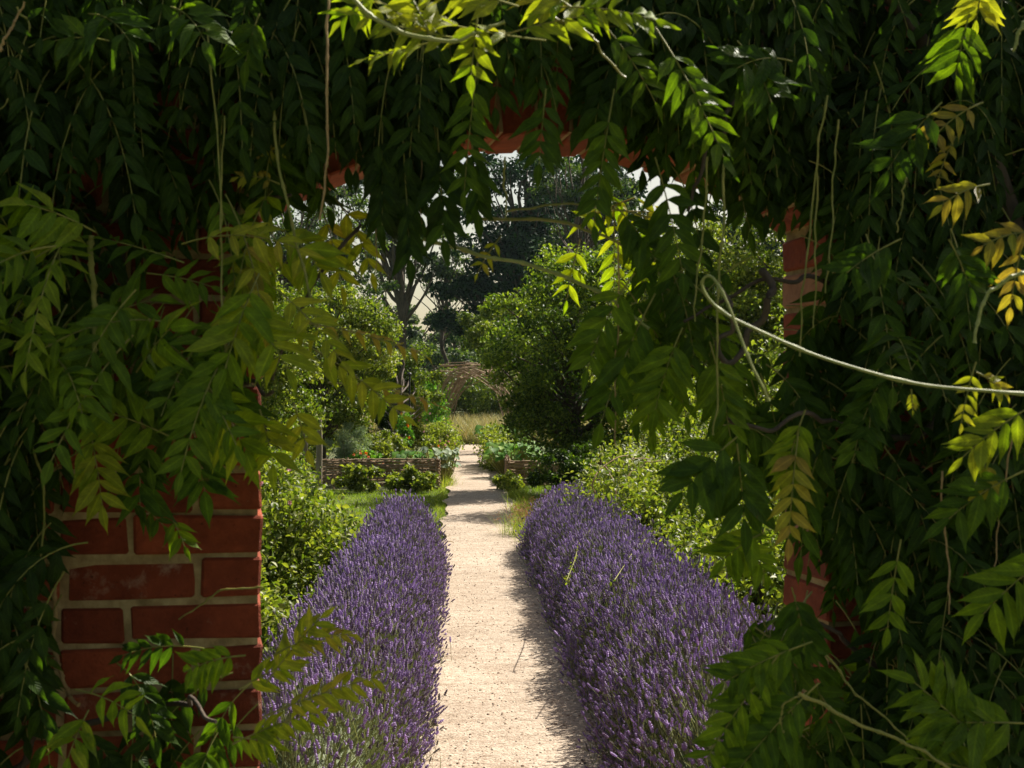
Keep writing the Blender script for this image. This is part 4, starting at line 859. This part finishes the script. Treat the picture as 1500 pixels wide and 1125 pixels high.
# pear trees left
p = gpt(470, 21); tree('pear_tree', 'bright leaved pear tree behind the left bed', 'tree', p+[-.5, 5, 0], 3.4, p+[-.45, 5, 2.15], (1.35, 1.2, 1.4), 42000, .065, M_green, 120, .1, (.15, 1), OVAL, crad=.24)
p = gpt(395, 19); tree('pear_tree', 'pear tree showing just right of the brick pier', 'tree', p+[-.5, 0, 0], 3.2, p+[-.3, 0, 1.95], (1.1, 1.1, 1.4), 26000, .06, M_green, 90, .1, (.15, 1), OVAL, crad=.26)
p = gpt(585, 31); tree('pear_tree', 'low dark fruit tree left of the willow arbour', 'tree', p, 2.8, p+[0, 3, 1.75], (.85, .9, 1.0), 14000, .07, M_green, 50, .08, (.05, .75), OVAL, crad=.28)
p = gpt(1010, 18); tree('apple_tree', 'bright tree behind the hanging fronds at the right of the gateway', 'tree', p+[.5, 2, 0], 4.4, p+[.4, 2, 2.4], (1.5, 1.2, 1.6), 36000, .06, M_green, 100, .1, (.2, 1), OVAL, crad=.24)
p = gpt(1140, 20); tree('apple_tree', 'tree closing the view beside the right pier', 'tree', p+[.5, 0, 0], 4.6, p+[.3, 0, 2.5], (1.2, 1.2, 2.0), 26000, .06, M_green, 90, .1, (.2, 1), OVAL, crad=.24)
# hedge and shrubs beyond the arch
for px, d, rx, z, lb in ((690, 62, 2.2, 1.3, 'round hedge bush seen through the willow arbour'), (640, 60, 2.4, 1.2, 'hedge bush left of the one framed by the arbour'), (745, 61, 2.2, 1.5, 'hedge bush right of the one framed by the arbour')):
    p = gpt(px, d); bush('hedge_bush', lb, 'bush', (p[0], p[1], z), (rx, 1.2, z*1.1), 12000, .12, M_green, 60, (.1, .7), OVAL_LO, group='bushes beyond the arbour')
# woodland
def far_tree(label, px, d, H, rw, z0, n, mat=M_far, K=60, name='woodland_tree', trunk=.3, size=.3, shell=.5, crad=.18, flat=.55, tint=(0, 1), lean=0, extra=None, seed=0):
    p = gpt(px, d); cz = (z0+H)/2; return tree(name, label, 'tree', p, H, p+[lean, 0, cz], (rw, rw*.8, (H-z0)/2), n, size, mat, K, trunk, tint, OVAL_LO, 'woodland trees beyond the garden', crad, shell, flat, 1, lean, extra, seed)
far_tree('tall pine with a bare dark trunk left of the sky gap', 580, 78, 16, 4.2, 6.5, 9000, K=46, name='pine_tree', trunk=.45, size=.28, seed=1, crad=.2, flat=.35)
far_tree('airy birch behind the left pear tree', 500, 70, 13.5, 3.3, 4.0, 10000, K=55, trunk=.16, size=.2, seed=2)
far_tree('loose crowned tree near the left pier, sky showing through it', 425, 66, 13.5, 3.4, 3, 12000, K=60, trunk=.2, size=.2, seed=3)
far_tree('massive blue black conifer in the middle of the view', 770, 84, 17, 3.9, 3.0, 26000, M_con, 120, 'conifer', .5, .35, seed=4, crad=.26, shell=.4, flat=.5, extra=[(gpt(700, 82, 5.6), (2.4, 1.5, .6), 14), (gpt(695, 82, 7.6), (1.8, 1.5, .5), 9)])
far_tree('second dark conifer behind the first, to its right', 845, 92, 18, 4.5, 3.0, 22000, M_con, 110, 'conifer', .5, .35, seed=5, crad=.26, shell=.4)
far_tree('light crowned tree above the middle of the arch', 850, 74, 16.5, 3.0, 7, 9000, M_far, 50, size=.22, trunk=.2, seed=6)
far_tree('broad tree behind the right hanging fronds', 960, 80, 11.5, 4.5, 2, 18000, M_far, 90, size=.26, seed=7)
far_tree('open tree by the sky gap near the right pier', 1060, 74, 12.5, 3.6, 2, 12000, M_far, 60, size=.22, seed=8)
far_tree('tree just left of the right pier', 1150, 70, 13.5, 3.5, 2, 14000, M_far, 70, size=.22, seed=9)
far_tree('thin young tree right of the tall pine', 650, 90, 12, 3.0, 6.5, 4500, M_far, 36, size=.24, trunk=.18, seed=10)
far_tree('rounded tree low behind the pear trees', 525, 100, 9, 6, .5, 14000, M_far, 70, size=.35, seed=11)
far_tree('distant tree low behind the pine trunk', 610, 120, 8.5, 5, .5, 9000, M_far, 50, size=.4, seed=12)
far_tree('distant tree low left of the conifer', 665, 125, 8, 5, .5, 9000, M_far, 50, size=.4, seed=13)
far_tree('dark tree low behind the left pier', 330, 90, 12, 6, .5, 12000, M_far, 60, size=.35, seed=14)
far_tree('dark tree low behind the right pier', 1260, 90, 13, 6, .5, 12000, M_far, 60, size=.35, seed=15)
# far wood as one mass
m = MB(); K = 420; xs = RNG.uniform(-130, 130, K); zz = RNG.random(K)*9*(.75+.25*np.sin(xs*.15)+.1*np.sin(xs*.5)); cen = np.stack([xs, 175+RNG.normal(0, 6, K), zz], -1)
leaves_at(m, cen, 3.2, 60000, .9, OVAL_LO, (0, .7), zmin=0); 
tag(m.build('distant_wood', M_far), 'far pale line of woodland on the horizon', 'woodland', kind='stuff')
# fallen twig on the path
o = thing('fallen_twig', (.05, 12, .03), 'little brown twig lying on the path beside the left lavender', 'twig')
m = MB(); q = at(652, 797, 2083*1.58/222); q[2] = .035; tube(m, spline([q, q+[.05, .02, .012], q+[.09, .01, 0]], 8), .004, 5); m.build('twig_wood', M_tan, o)

# ------------------------------------------------------------------ summer haze
hz = MB(); X0, X1, Y0, Y1, Z0, Z1 = -800, 800, -50, 1400, -1.5, 40
V = [(x, y, z) for z in (Z0, Z1) for y in (Y0, Y1) for x in (X0, X1)]
hz.add(V, [(0, 2, 3, 1), (4, 5, 7, 6), (0, 1, 5, 4), (2, 6, 7, 3), (0, 4, 6, 2), (1, 3, 7, 5)])
hm = bpy.data.materials.new('haze'); hm.use_nodes = True; hm.node_tree.nodes.clear()
ho = hm.node_tree.nodes.new('ShaderNodeOutputMaterial'); hv = hm.node_tree.nodes.new('ShaderNodeVolumePrincipled')
hv.inputs['Color'].default_value = (0.66, 0.92, 0.90, 1); hv.inputs['Density'].default_value = 0.0001; hv.inputs['Anisotropy'].default_value = 0.3
hm.node_tree.links.new(hv.outputs[0], ho.inputs['Volume'])
tag(hz.build('haze', hm, smooth=False), 'thin blue summer haze between the far trees', 'haze', kind='stuff')
